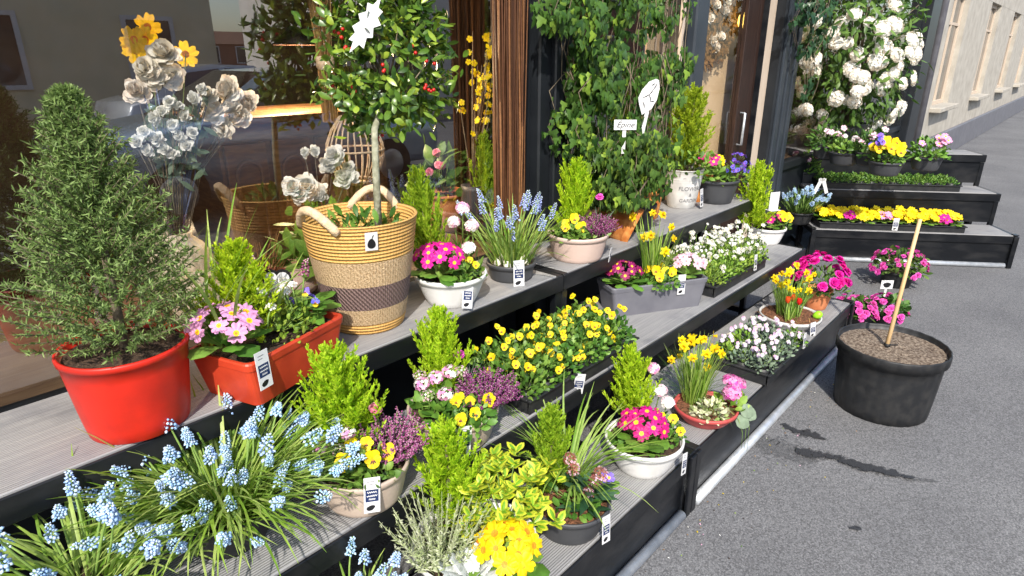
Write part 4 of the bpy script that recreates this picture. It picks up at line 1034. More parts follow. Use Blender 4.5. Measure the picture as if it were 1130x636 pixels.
ROS_P = [rosette_mesh(11, .06, .036) for _ in range(3)]

# pale viola tray on the lowest tread
c0 = P(836, 386, AZ + .05); c0 = V((c0.x, c0.y - .005, 0))
tr = tray('plant_tray', 'black tray of pale lilac violas at the edge of the lowest tread', c0, .46, .27, .05, 0, AZ)
put_tag(tr, -math.pi / 2, .15, .0, .1, .15, scale=.9).location = (.17, -.15, .012)
for i in range(5):
    for j in range(3):
        plug('v', V((c0.x - .18 + .09 * i + U(-.006, .006), c0.y - .088 + .088 * j, 0)), AZ + .007, 'pale lilac viola in a small pot in the tray on the lowest tread', 'pale violas packed in a tray', RND.choice(BUSH_L), [('vio_l', 3), ('vio_lp', 2)], 'potted_viola', Rf=.055, zf=(.05, .09), r=.041, scale=.9)

b = thing('bulb_dish', 'shallow grey dish of small daffodils with a lime egg and red tulips', 'planted dish', at_rim(872, 346, AZ, .055))
pot(b, .115, .155, .055, 'zinc', soil='mulch', fill=.9)
daffodils(b, off(-.01, .0, .045), 20, 150, .2, .06, .10, (.15, .27))
mb = MB(); 
for i in range(46): blade(mb, V((U(-.12, .12), U(-.12, .12), 0)) , U(0, TAU), U(.03, .07), .004, 1.2, .8, 'straw')
link('straw_mulch', mb.mesh('straw_bits'), b, (0, 0, .05))
mb = MB(); mb.lathe([(0, -.026)] + [(.020 * math.sin(math.pi * k / 12) * (1 - .12 * math.cos(math.pi * k / 12)), -.026 * math.cos(math.pi * k / 12)) for k in range(1, 12)] + [(0, .026)], 'lime_egg', 20)
s = mb.build('lime_egg', None, b.location + off(.115, -.06, .07)); s.rotation_euler = (.9, .2, 0); tag(s, 'lime green decorative egg lying in the grey daffodil dish', 'egg')
tu = link('red_tulips', grass_mesh(10, .06, .1, .01, 'strap', .02, (.1, .5), (.1, .6)), b, off(-.045, -.09, .05))
for a_, b_, z_ in ((-.02, .0, .10), (.01, .01, .11), (.035, -.01, .095)):
    mb = MB()
    for l in range(6):
        a = TAU * l / 6; leaf(mb, (math.cos(a) * .004, math.sin(a) * .004, 0), V((math.cos(a) * .35, math.sin(a) * .35, 1)), V((-math.cos(a), -math.sin(a), .2)), .034, .02, 'p_red', -.3, -.2, (.4, .9, 1, .8, .2))
    mb.tube([(0, 0, 0), (0, 0, -z_)], .0018, 'stem', 5); mb.build('flower', tu, off(a_, b_, z_))
put_tag(b, VIEW + .35, .165, -.03, .05, -.1, scale=.95)

b = thing('potted_azalea', 'deep pink azalea in a terracotta pot at the far end of the lowest tread', 'potted shrub', at_rim(903, 318, AZ, .115))
pot(b, .055, .078, .115, 'terra', lip=.004, lipH=.028)
s = link('shrub', bush_mesh(230, .14, .13, .034, .015, 'vibur'), b, (0, 0, .11))
for i in range(46):
    d = rdir(.02, 1); p = V((d.x * .15, d.y * .15, d.z * .15 + .05)) * U(.9, 1.05); link('flower', pick('azal'), s, p, rot=Q(d + V((0, 0, .3))), scale=U(.85, 1.3))

b = thing('potted_muscari', 'low pot of pale blue muscari at the near front corner of the lowest tread', 'potted bulbs', P(392, 688, AZ + .1) * 1.0)
b.location.z = AZ
pot(b, .075, .095, .09, 'blackpot')
link('leaves', grass_mesh(30, .1, .17, .006, 'strap', .05, (.2, 1.0), (.4, 1.3)), b, (0, 0, .08))
for a_, b_, z_, dx in ((-.05, .11, .06, -.1), (.0, .07, .05, .35), (.03, .09, .07, .6), (.06, .06, .06, .8), (-.01, .05, .03, .2), (.05, .03, .03, .4), (.0, .0, .03, .1)):
    d = (V((0, 0, 1)) + RT * dx + FH * .25); link('flower_spike', RND.choice(MUS_B), b, off(a_ * .5, b_ * .5, .07), rot=Q(d), scale=U(.9, 1.05))

# --- B: middle tread
pb = P(248, 556, BZ + .09); 
b = thing('potted_muscari', 'large spreading clump of pale blue muscari on the middle tread', 'potted bulbs', (pb.x, pb.y, BZ))
pot(b, .085, .115, .10, 'blackpot')
link('leaves', grass_mesh(600, .17, .32, .0068, 'strap', .10, (.08, 1.1), (.4, 1.8)), b, (0, 0, .085))
spikes(b, MUS_B, 88, .14, 0, 0, (.0, 1.0), (.75, 1.2))
for ch in b.children:
    if ch.name.startswith('flower_spike'): ch.location.z += .085
b2 = thing('potted_muscari', 'smaller pale blue muscari pot at the near left, beside the large clump', 'potted bulbs', P(95, 640, BZ + .09) + V((0, 0, -.09)))
pot(b2, .075, .10, .10, 'blackpot')
link('leaves', grass_mesh(120, .16, .28, .007, 'strap', .07, (.15, 1.1), (.6, 1.6)), b2, (0, 0, .085))
spikes(b2, MUS_B, 22, .07, 0, 0, (.05, .9), (.9, 1.2))
for ch in b2.children:
    if ch.name.startswith('flower_spike'): ch.location.z += .085

def mixed_bowl(label, px, py, z, r, h, mat, con, conpos, hea, heapos, vio, viopos, nv, extra, seed):
    b = thing('planted_bowl', label, 'planted bowl', at_rim(px, py, z, h))
    pot(b, r * .78, r, h, mat, rings=1, lipH=.018)
    conifer(b, off(*conpos, h - .02), con[0], con[1], con[2])
    heather(b, off(*heapos, h - .015), hea[0], hea[1], hea[2], hea[3] if len(hea) > 3 else 'p_heath')
    viola(b, off(*viopos, h - .01), 'vio_y', nv, vio[0] * 1.1, vio[1], 130, L=.026)
    link('underplanting', bush_mesh(120, r * .95, .05, .03, .016, 'vleaf', updir=.6), b, (0, 0, h - .015))
    extra(b, h)
    return b
def ex1(b, h):
    carnation(b, off(.03, .065, h - .02), 'carn', .12, 1)
    s = link('kalanchoe', bush_mesh(30, .045, .05, .035, .025, 'pleaf'), b, off(-.06, -.01, h - .01))
    for a_, b_, z_, k in ((-.01, .0, .075, 'kalb'), (.015, -.02, .06, 'kalb'), (.03, .02, .085, 'kal'), (-.035, -.01, .06, 'kal')): link('flower_cluster', pick(k), s, off(a_, b_, z_), rot=Q(V((0, 0, 1)) + CAMD * .3), scale=.85)
    put_tag(b, VIEW + .35, .122, .01, .1, .08, scale=1.12)
mixed_bowl('beige bowl with golden conifer, heather and yellow violas beside the blue muscari', 399, 508, BZ, .120, .105, 'beige', (.275, .112, 1), (-.045, .05), (95, .085, .10), (.065, .035), (.06, .07), (.02, -.05), 7, ex1, 1)
def ex2(b, h):
    carnation(b, off(.02, .085, h - .02), 'carn2', .13, 1)
    s = link('kalanchoe', bush_mesh(46, .06, .06, .04, .028, 'pleaf'), b, off(-.035, -.02, h - .01))
    for a_, b_, z_, k in ((-.05, .0, .09, 'kal'), (-.01, .0, .11, 'kal'), (.03, .02, .12, 'kal'), (-.03, -.04, .075, 'kalb'), (.02, -.03, .075, 'kal'), (.06, .03, .115, 'kalb'), (-.06, .03, .10, 'kalb')): link('flower_cluster', pick(k), s, off(a_, b_, z_), rot=Q(V((0, 0, 1)) + CAMD * .3))
    put_tag(b, VIEW + .25, .138, .0, .1, .1, scale=1.05)
mixed_bowl('beige bowl with pink kalanchoe, heather and conifer beside the yellow viola tray', 500, 447, BZ, .135, .105, 'beige', (.255, .102, 0), (-.035, .085), (100, .09, .10, 'p_heathd'), (.095, .03), (.065, .06), (.05, -.075), 6, ex2, 2)

c0 = V((1.655, 1.262, 0))
tray('plant_tray', 'black tray of small bright yellow violas on the middle tread', c0, .63, .28, .05, 0, BZ)
ty = c0
for i in range(7):
    for j in range(3):
        plug('v', V((c0.x - .264 + .088 * i + U(-.006, .006), c0.y - .09 + .09 * j, 0)), BZ + .007, 'bright yellow viola in a small pot in the tray on the middle tread', 'yellow violas packed in a tray', RND.choice(BUSH_V), [('vio_ys', RND.choice((4, 5, 6, 7)))], 'potted_viola', Rf=.062, zf=(.02, .135), scale=.82)
t_ = thing('price_card', 'white price card standing in front of the yellow viola tray', 'price card', (1.60, 1.13, BZ - .02)); put_tag(t_, VIEW, 0, -.03, -.15, .1, scale=1.0)

def trough(label, c, L, D, h, rz, mat, ti=.90, name='flower_trough'):
    o = thing(name, label, 'flower trough', c)
    mb = MB(); t = .005
    def ring(l, d, z): return [Matrix.Rotation(rz, 3, 'Z') @ V((sx * l / 2, sy * d / 2, z)) for sx, sy in ((-1, -1), (1, -1), (1, 1), (-1, 1))]
    def cr(l, d, z, rr=.018):
        out = []
        for sx, sy in ((-1, -1), (1, -1), (1, 1), (-1, 1)):
            a0 = {(-1, -1): math.pi, (1, -1): -math.pi / 2, (1, 1): 0, (-1, 1): math.pi / 2}[(sx, sy)]
            for k in range(5):
                a = a0 + math.pi / 2 * k / 4
                out.append(Matrix.Rotation(rz, 3, 'Z') @ V((sx * (l / 2 - rr) + rr * math.cos(a), sy * (d / 2 - rr) + rr * math.sin(a), z)))
        return out
    rings = [cr(L * ti, D * ti, 0), cr(L * .985, D * .98, h - .022), cr(L, D, h - .021), cr(L + .004, D + .004, h - .004), cr(L, D, h), cr(L - .014, D - .014, h), cr(L - .018, D - .018, h - .03)]
    idx = [mb.add(r) for r in rings]; n = 20; k = mb.mi(mat)
    for i in range(len(idx) - 1):
        for j in range(n): mb.f.append((idx[i] + j, idx[i] + (j + 1) % n, idx[i + 1] + (j + 1) % n, idx[i + 1] + j)); mb.m.append(k)
    mb.f.append(tuple(idx[0] + j for j in reversed(range(n)))); mb.m.append(k)
    mb.build('trough', o, smooth=False)
    s = MB(); s.poly(cr(L - .02, D - .02, h - .018), 'soil'); s.build('soil', o, smooth=False)
    R3 = Matrix.Rotation(rz, 3, 'Z')
    return o, (lambda u, v, z: R3 @ V((u, v, z)))
# slate trough
rzs = math.atan2(1.161 - 1.378, 2.533 - 2.198); u = V((math.cos(rzs), math.sin(rzs), 0)); v = V((-u.y, u.x, 0))
fl_ = P(676, 351, BZ); fr_ = P(776, 337, BZ)
rzs = math.atan2(fr_.y - fl_.y, fr_.x - fl_.x); u = V((math.cos(rzs), math.sin(rzs), 0)); v = V((-u.y, u.x, 0)); Ls = (fr_ - fl_).length * 1.04
b, lo = trough('slate grey trough with wine and pink primulas and daffodils on the middle tread', (fl_ + fr_) * .5 + v * .075, Ls, .165, .135, rzs, 'midgrey')
primula(b, lo(-Ls * .33, -.02, .13), 'prim_wine', 15, 0.073, .05, 13, .085, .05)
primula(b, lo(Ls * .36, -.015, .13), 'prim_pinkw', 12, 0.065, .055, 10, .075, .045)
primula(b, lo(Ls * .12, .055, .13), 'prim_pinkw', 2, .02, .05, 6, .06, .04)
daffodils(b, lo(.02, .03, .12), 8, 60, .27, .05, .12, (.16, .30))
viola(b, lo(.015, -.05, .12), 'vio_y', 7, .075, .06, 150)
link('underplanting', bush_mesh(150, .10, .05, .03, .016, 'vleaf', updir=.6), b, lo(-.02, 0, .11))
put_tag(b, math.atan2(-v.y, -v.x), .0, 0, .05, .03, scale=1.1).location = lo(Ls * .2, -.087, .035)

# white rock cress
c0 = V((3.02, 1.29, 0))
tr = tray('plant_tray', 'tray of white flowering rock cress on the far middle tread', c0, .62, .29, .05, 0, BZ)
put_tag(tr, -math.pi / 2, .15, .0, .1, .1, scale=1.0).location = (.12, -.165, .0)
for i in range(7):
    for j in range(3):
        plug('w', V((c0.x - .26 + .088 * i + U(-.006, .006), c0.y - .09 + .09 * j, 0)), BZ + .007, 'small pot of white rock cress packed into the far tray', 'white rock cress packed in a tray', RND.choice(BUSH_W), [('arab', 6 if i + j > 2 else 3), ('arabs', 5)], 'potted_rock_cress', Rf=.075, zf=(.05, .18), face=False)

b = thing('planted_bowl', 'small white bowl with upright conifer and yellow violas at the end of the middle tread', 'planted bowl', at_rim(848, 250, BZ, .10))
pot(b, .07, .105, .10, 'whitepot')
conifer(b, off(-.10, .0, .085), .35, .14, 1)
primula(b, off(.01, -.02, .10), 'prim_crim', 6, .045, .045, 8, .06, .04)
viola(b, off(.075, -.01, .09), 'vio_y', 6, .05, .08, 100, scale=1.25)
cd = thing('price_card', 'blank white price card beside the black shop post', 'price card', P(853, 232, CZ) + V((0, 0, .0))); 
mb = MB(); mb.box((0, 0, .05), (.065, .002, .10), 'card', VIEW + math.pi / 2 + .4); mb.box((0, 0, .001), (.065, .05, .002), 'card', VIEW + math.pi / 2 + .4); mb.build('card', cd, smooth=False)

# --- C: top tread
p0 = P(136, 378, CZ + .2)
b = thing('potted_spruce', 'grey green dwarf spruce in a bright red pot on the left', 'potted conifer', (p0.x, p0.y, CZ))
pot(b, .105, .132, .2, 'redpot', lip=.004, fill=.93)
mb = MB()
for k in range(760):
    t = ((k + .5) / 760) ** .8; az = k * 2.39996; R = .215 * (1 - t) ** .7 * (1 if t > .15 else .6 + 2.7 * t) * U(.6, 1.1)
    z = .0 + t * .54; d = V((math.cos(az), math.sin(az), .35 + .9 * t + U(-.2, .3))).normalized(); L = min(R, U(.05, .10)) + .012
    st = V((math.cos(az) * max(0, R - L * .8), math.sin(az) * max(0, R - L * .8), z))
    mb.tube([st, st + d * L], [.0016, .0008], 'bark', 3, False)
    for i in range(46):
        q = (i + .5) / 46; e = (rdir() + d * .7).normalized(); c = st + d * L * q; l = U(.010, .016)
        mb.ribbon([c, c + e * l * .6, c + e * l], [.0013, .0013, .0003], e.cross(rdir()).normalized(), 'spruce')
s = link('foliage', mb.mesh('spruce_foliage', False), b, (0, 0, .19))
mb = MB(); mb.tube([(0, 0, 0), (.004, 0, .2), (0, .004, .5)], [.011, .009, .004], 'bark', 8); mb.build('trunk', b, (0, 0, .18))

cA, cB, cC = P(274, 404, CZ + .125), P(380, 347, CZ + .125), P(203, 383, CZ + .125)
u = (cB - cA); Lr = u.length; u.normalize(); v = V((-u.y, u.x, 0)); Dr = .205
rzt = math.atan2(u.y, u.x)
ctr = cA + u * Lr / 2 + v * Dr / 2
b, lo = trough('orange red trough with pink primula, conifer and a butterfly ornament on the top tread', (ctr.x, ctr.y, CZ), Lr, Dr, .125, rzt, 'redtrough', .86)
primula(b, lo(-Lr * .40, .0, .14), 'prim_pink', 17, 0.078, .05, 12, .10, .055)
conifer(b, lo(-Lr * .20, .04, .12), .23, .105, 1)
s = link('saxifrage', bush_mesh(330, .085, .075, .014, .008, 'small_green', updir=.8), b, lo(Lr * .06, -.02, .12))
for i in range(22): link('flower', pick('arab'), s, off(U(-.07, .03), U(-.06, .05), U(.085, .13)), rot=Q(V((0, 0, 1)) + rdir() * .4))
primula(b, lo(Lr * .38, .02, .13), 'prim_vio', 0, .02, .02, 16, .10, .05)
viola(b, lo(Lr * .27, -.03, .13), 'vio_py', 4, .05, .06, 90, scale=1.1)
mb = MB()
for i in range(34):
    a = U(0, TAU); blade(mb, V((U(-.04, .04), U(-.04, .04), 0)), a if i % 3 else math.pi * .85, U(.28, .44), .0085, U(.1, .55), U(.1, 1.2), 'strap')
link('strap_leaves', mb.mesh('strap_leaves'), b, lo(-Lr * .38, .05, .12))
FADE = [muscari_spike(.19, .05, 'p_heath', 'p_pinkw', 40, .011) for _ in range(2)]
s = link('faded_muscari', grass_mesh(14, .16, .26, .009, 'strap', .02, (.1, .6), (.3, 1.5)), b, lo(Lr * .12, .03, .12))
for a_, b_, sc_ in ((-.035, -.01, 1.0), (.0, -.035, .75), (.065, .03, .95)): link('flower_spike', FADE[0] if a_ < 0 else FADE[1], s, off(a_, b_, 0), rot=Q(V((U(-.2, .2), U(-.2, .2), 1))), scale=sc_)
put_tag(b, math.atan2(-v.y, -v.x), .0, 0, .05, .0, scale=1.15).location = lo(-Lr * .40, -Dr * .5 - .013, .014)
bf = thing('butterfly_ornament', 'white butterfly ornament with dark wing edges in the red trough', 'ornament', b.location + lo(Lr * .20, .02, .235))
mb = MB()
for sg in (-1, 1):
    n = 12; base = V((0, 0, 0)); up_ = V((0, 0, 1)); rt_ = RT
    for (ax, ay, R1, R2) in ((.5, .8, .036, .026), (.75, .1, .030, .020)):
        c = rt_ * sg * ax * .032 + up_ * ay * .022 + CAMD * .004
        pts = [c + rt_ * sg * math.cos(TAU * j / n) * R1 * .62 + up_ * math.sin(TAU * j / n) * R2 * .8 for j in range(n)]
        pts2 = [c + rt_ * sg * math.cos(TAU * j / n) * R1 * .46 + up_ * (math.sin(TAU * j / n) * R2 * .6 - .003) + CAMD * .0012 for j in range(n)]
        mb.poly(pts, 'ink'); mb.poly(pts2, 'card')
mb.build('wings', bf, smooth=False)
mb = MB(); mb.tube([(0, 0, -.012), (0, 0, .02)], [.003, .0025], 'ink', 6); mb.tube([(0, 0, -.012), (0, 0, -.11)], .001, 'blackmetal', 4); mb.build('body', bf)

# basket with holly
hB = .345
pbk = P(397, 371, CZ) + FH * .118
b = thing('holly_basket', 'tall woven basket in gold, straw and brown bands holding a holly standard', 'planted basket', (pbk.x, pbk.y, CZ))
mb = MB(); N_ = 40; prof = []; mats = []
for i in range(N_ + 1):
    t = i / N_; r = .112 + (.172 - .112) * t ** .8 + .0016 * (i % 2); prof.append((r, hB * t))
    mats.append('wv_gold' if t < .10 else 'wv_straw' if t < .25 else 'wv_brown' if t < .47 else 'wv_straw' if t < .70 else 'wv_gold')
prof = [(0, 0)] + prof + [(.176, hB + .004), (.172, hB + .009), (.165, hB + .004), (.160, hB * .9), (.145, hB * .72), (0, hB * .72)]
mats = ['wv_gold'] + mats[:N_] + ['wv_gold'] * 6
mb.lathe(prof, None, 64, mats=mats); mb.build('basket_body', b)
for sg in (1, -1):
    mb = MB(); ang = VIEW - .62 + (0 if sg == 1 else math.pi + .55); pts = []; rs = []
    for k in range(15):
        t = k / 14; a = ang + (t - .5) * 1.0; z = hB - .012 + .062 * math.sin(math.pi * t); r = .170 + .012 * math.sin(math.pi * t); pts.append(V((math.cos(a) * r, math.sin(a) * r, z))); rs.append(.0125 + .0012 * (k % 2))
    mb.tube(pts, rs, 'rope', 10); mb.build('handle', b)
mb = MB()
for q in range(5):
    for j in range(20): pass
s = MB(); s.poly([V((.150 * math.cos(TAU * j / 24), .150 * math.sin(TAU * j / 24), hB * .80)) for j in range(24)], 'soil'); s.build('soil', b, smooth=False)
link('underplanting', bush_mesh(120, .13, .09, .035, .014, 'vleaf', updir=.7), b, (0, 0, hB * .80))
cr = PY(432, 78, pbk.y + .045) - V((pbk.x, pbk.y, CZ)); tx = off(.055, .0)
mb = MB(); mb.tube([tx + V((0, 0, hB * .8)), tx + V((.006, 0, hB + .12)), V((tx.x * .9 + cr.x * .1, tx.y * .9, cr.z - .16)), V((cr.x, cr.y, cr.z))], [.012, .011, .010, .006], 'paletrunk', 9)
for i in range(26):
    d = rdir(-.2, 1); e = cr + V((d.x * .2, d.y * .14, d.z * .22)); st = V((tx.x * .6 + cr.x * .4, tx.y * .6 + cr.y * .4, cr.z - .14)).lerp(cr, U(0, .8)); mb.tube([st, st.lerp(e, .5) + V((0, 0, -.01)), e], [.0045, .003, .0012], 'bark', 5)
tk = mb.build('trunk', b)
mb = MB()
for i in range(2350):
    d = rdir(-.75, 1); lump = 1 + .38 * noise.noise(d * 2.6)
    rr = U(.25, 1) ** .5 * lump * (1.18 if i % 19 == 0 else 1); p = cr + V((d.x * .215 * rr, d.y * .145 * rr, d.z * .265 * rr + (.03 if d.z > 0 else 0)))
    e = (d * .7 + rdir() * .9 + V((0, 0, .15))).normalized()
    leaf(mb, p, e, d + V((0, 0, .5)) + rdir() * .5, U(.026, .046), U(.013, .021), 'holly', U(.1, .35), U(-.1, .5), PROF_OVAL)
crn = link('crown', mb.mesh('holly_leaves'), b)
mbb = MB(); mbb.lathe([(0, -.0055)] + [(.0055 * math.sin(math.pi * k / 6), -.0055 * math.cos(math.pi * k / 6)) for k in range(1, 6)] + [(0, .0055)], 'berry', 8); FL['berry'] = mbb.mesh('holly_berry')
for i in range(11):
    d = (rdir(-.6, .7) + CAMD * 1.1).normalized(); c = cr + V((d.x * .2, d.y * .15, d.z * .21))
    for k in range(RND.choice((2, 3, 4))): link('berry', pick('berry'), crn, c + rdir() * .012)
# white card tucked in the crown, tag on the basket
def holly_card():
    mb = MB(); pts = [(-.002, -.085), (.010, -.05), (.026, -.052), (.018, -.022), (.032, -.012), (.020, .012), (.034, .030), (.016, .042), (.020, .064), (.004, .066), (-.004, .095), (-.012, .064), (-.028, .060), (-.019, .038), (-.034, .020), (-.020, .006), (-.032, -.018), (-.017, -.028), (-.022, -.055), (-.009, -.052)]
    n = mb.add([V((x, -.001, z)) for x, z in pts]); m2 = mb.add([V((x, .001, z)) for x, z in pts]); k = len(pts)
    mb.face(tuple(range(n, n + k)), 'card'); mb.face(tuple(reversed(range(m2, m2 + k))), 'card')
    for j in range(k): mb.face((n + j, m2 + j, m2 + (j + 1) % k, n + (j + 1) % k), 'card')
    return mb
hc = holly_card().build('holly_leaf_card', None, V((pbk.x, pbk.y, CZ)) + cr + off(-.030, -.19, .115), smooth=False); hc.rotation_euler = (-.1, .6, PHI - math.pi / 2); hc.scale = (.95,) * 3
tag(hc, 'white holly leaf shaped card tucked into the holly crown', 'card')
bm_ = MB(); bm_.box((0, 0, 0), (.036, .0015, .056), 'card', bev=.0005)
bm_.poly([V((.0115 * math.cos(TAU * j / 18) * (1 - .25 * math.sin(TAU * j / 18)), -.0012, -.006 + .0155 * math.sin(TAU * j / 18))) for j in range(18)], 'ink')
bm_.poly([V((.0005, -.0012, .008)), V((.003, -.0012, .008)), V((.008, -.0012, .021)), V((.003, -.0012, .017))], 'ink')
bt = bm_.build('price_tag', b, smooth=False); a_ = VIEW + .40; bt.location = (math.cos(a_) * .1745, math.sin(a_) * .1745, hB - .035); bt.rotation_euler = (.18, 0, a_ + math.pi / 2)

b = thing('planted_bowl', 'tapered white bowl with magenta primula and tall stocks beside the woven basket', 'planted bowl', at_rim(497, 300, CZ, .105))
pot(b, .082, .125, .105, 'whitepot', sx=1.0)
link('underplanting', bush_mesh(130, 0.11, .05, .032, .017, 'vleaf', updir=.6), b, (0, 0, .09))
conifer(b, off(-.07, .06, .09), .32, .085, 2)
primula(b, off(-.035, -.045, .105), 'prim_mag', 17, 0.083, .055, 14, .10, .055)
viola(b, off(.055, -.02, .095), 'vio_ys', 4, .06, .05, 60)
s = link('stock', bush_mesh(34, .05, .12, .04, .012, 'vleaf', updir=1.2), b, off(.045, .045, .09))
for a_, b_, z_, k in ((-.0, .0, .225, 'stockp'), (.03, -.02, .17, 'stock'), (.02, -.05, .10, 'stock'), (-.035, .03, .17, 'stock')): link('flower_head', pick(k), s, off(a_, b_, z_), rot=Q(V((0, 0, 1)) + CAMD * .3), scale=1.05)
put_tag(b, VIEW + .45, .128, -.012, .28, .2, scale=1.05)

b = thing('potted_muscari', 'dark bowl of periwinkle muscari with bare bulbs in the middle of the top tread', 'potted bulbs', at_rim(564, 288, CZ, .065))
pot(b, .08, .095, .068, 'greypot')
link('leaves', grass_mesh(120, .18, .27, .0075, 'strap', .075, (.05, .75), (.2, 1.2)), b, (0, 0, .06))
spikes(b, MUS_P, 22, .075, 0, 0, (.03, .55), (.85, 1.2))
for ch in b.children:
    if ch.name.startswith('flower_spike'): ch.location.z += .06
mb = MB(); mb.lathe([(.010, 0), (.014, .008), (.010, .02), (.003, .03)], 'p_cream', 10); BULB = mb.mesh('bulb')
for i in range(14):
    a = i * 2.4; q = .85 * math.sqrt((i + .5) / 14); link('bulb', BULB, b, (math.cos(a) * q * .08, math.sin(a) * q * .08, .05), scale=U(.8, 1.2))
put_tag(b, VIEW + .28, .10, -.035, .05, 0, scale=1.2)

def ex3(b, h):
    carnation(b, off(.095, .03, h - .01), 'carn2', .16, 1)
    put_tag(b, VIEW + 1.2, .125, -.03, -.1, .0, me=TAG_S, scale=1.0)
mixed_bowl('pink beige bowl with conifer, heather and yellow violas in front of the ivy', 638, 256, CZ, .128, .11, 'pinkbeige', (.28, .105, 0), (-.015, .05), (90, .08, .085, 'p_heathd'), (.07, -.01), (.055, .06), (-.025, -.045), 5, ex3, 3)

# ivy
def ivy_leaf(mb, p, d, n, S, mat):
    d, s, u = frame(d, n)
    out = [(0, 0), (-.45, -.05), (-.5, .3), (-.26, .42), (-.22, .68), (0, 1.0), (.22, .68), (.26, .42), (.5, .3), (.45, -.05)]
    pts = [p + d * y * S + s * x * S + u * (-.12 * abs(x) * S - .1 * y * y * S) for x, y in out]
    k = mb.add(pts + [p + d * .35 * S + u * .04 * S]); c = k + 10; m_ = mb.mi(mat)
    for j in range(10): mb.f.append((k + j, k + (j + 1) % 10, c)); mb.m.append(m_)
def ivy_curtain(name, label, base, boxes, n, mat, S=(.03, .055), potr=.1, poth=.15, potmat='terra_old', gap=0):
    """climbing ivy: leaf-covered strands filling several boxes (centre, half sizes) in front of the shop window, rooted in a pot"""
    o = thing(name, label, 'ivy', base)
    if potmat: pot(o, potr * .75, potr, poth, potmat)
    mb = MB(); tot = sum(w for *_, w in boxes)
    for c, hsz, w in boxes:
        m = int(n * w / tot); c = V(c) - V(base)
        strands = [(U(-1, 1), U(-1, 1)) for _ in range(max(5, m // 38))]
        for i in range(m):
            sx_, sy_ = RND.choice(strands); z = U(-1, 1)
            w_ = math.sqrt(max(0.05, 1 - abs(z) ** 3))
            p = c + V((hsz[0] * w_ * (sx_ * .9 + .16 * math.sin(z * 7 + sx_ * 9)) + U(-.03, .03), hsz[1] * sy_ + U(-.02, .02), hsz[2] * z))
            g_ = noise.noise(p * 5.5 + c * 3)
            if g_ < -.22 + gap: continue
            p.y -= max(0, g_) * .10
            nrm = V((U(-.5, .5), -1, U(-.1, .7))) if sy_ < .3 else V((U(-1, 1), U(-1, 1), U(0, 1)))
            ivy_leaf(mb, p, V((U(-.7, .7), U(-.3, .3), -1)), nrm.normalized(), U(*S), mat)
        mbs = strands[:12]
        for sx_, sy_ in mbs:
            mb.tube([c + V((hsz[0] * .9 * sx_ * math.sqrt(max(.05, 1 - abs(z) ** 3)) + hsz[0] * .16 * math.sin(z * 7 + sx_ * 9), hsz[1] * sy_, hsz[2] * z)) for z in (-1, -.6, -.2, .2, .6, 1)], .002, 'bark', 4)
    link('foliage', mb.mesh('ivy_leaves'), o)
    return o
yi = 1.64
def bx_(px0, px1, py0, py1, y=yi, dy=.10, w=1):
    a, c_ = PY(px0, (py0 + py1) / 2, y), PY(px1, (py0 + py1) / 2, y); zt, zb = PY((px0 + px1) / 2, py0, y).z, PY((px0 + px1) / 2, py1, y).z
    return (((a.x + c_.x) / 2, y, (zt + zb) / 2), ((c_.x - a.x) / 2, dy, (zt - zb) / 2), w)
p1 = P(668, 232, CZ)
ivy_curtain('climbing_ivy', 'tall dense climbing ivy covering the post left of the white plaque', (p1.x, 1.66, CZ),
            [bx_(632, 692, -55, 120, w=3.0), bx_(614, 662, 80, 178, w=1.1), bx_(640, 700, 70, 225, w=2.2), bx_(600, 628, -20, 34, w=.3)], 4300, 'ivy', (.022, .05), potr=.09, gap=.10)
p1 = P(722, 214, CZ)
ivy_curtain('climbing_ivy', 'looser climbing ivy on the window right of the white plaque', (p1.x, 1.66, CZ),
            [bx_(708, 748, -55, 110, w=1.8), bx_(690, 728, 60, 205, 1.60, w=1.5)], 2500, 'ivy', (.022, .05), potr=.09, gap=.22)
p1 = P(690, 250, CZ); 
ivy_curtain('bushy_ivy', 'low bushy ivy spilling over the top tread under the small sign', (p1.x, 1.56, CZ),
            [bx_(655, 724, 148, 226, 1.50, .07, 1)], 1700, 'ivy', (.024, .046), .085, .13, 'blackpot', -.5)
tp = thing('terracotta_pot', 'weathered orange terracotta pot lying on its side below the ivy', 'flower pot', P(700, 262, CZ) + V((0, .10, .085)))
mb = MB(); mb.lathe([(0, 0), (.065, 0), (.095, .15), (.105, .152), (.108, .185), (.098, .186), (.088, .15), (.06, .02), (0, .02)], 'terra_old', 36); t1 = mb.build('pot_body', tp)
t1.rotation_mode = 'QUATERNION'; t1.rotation_quaternion = Q(RT * 1.0 - FH * .35 + V((0, 0, -.42)), 0); t1.location = RT * -.09 + V((0, 0, .012))
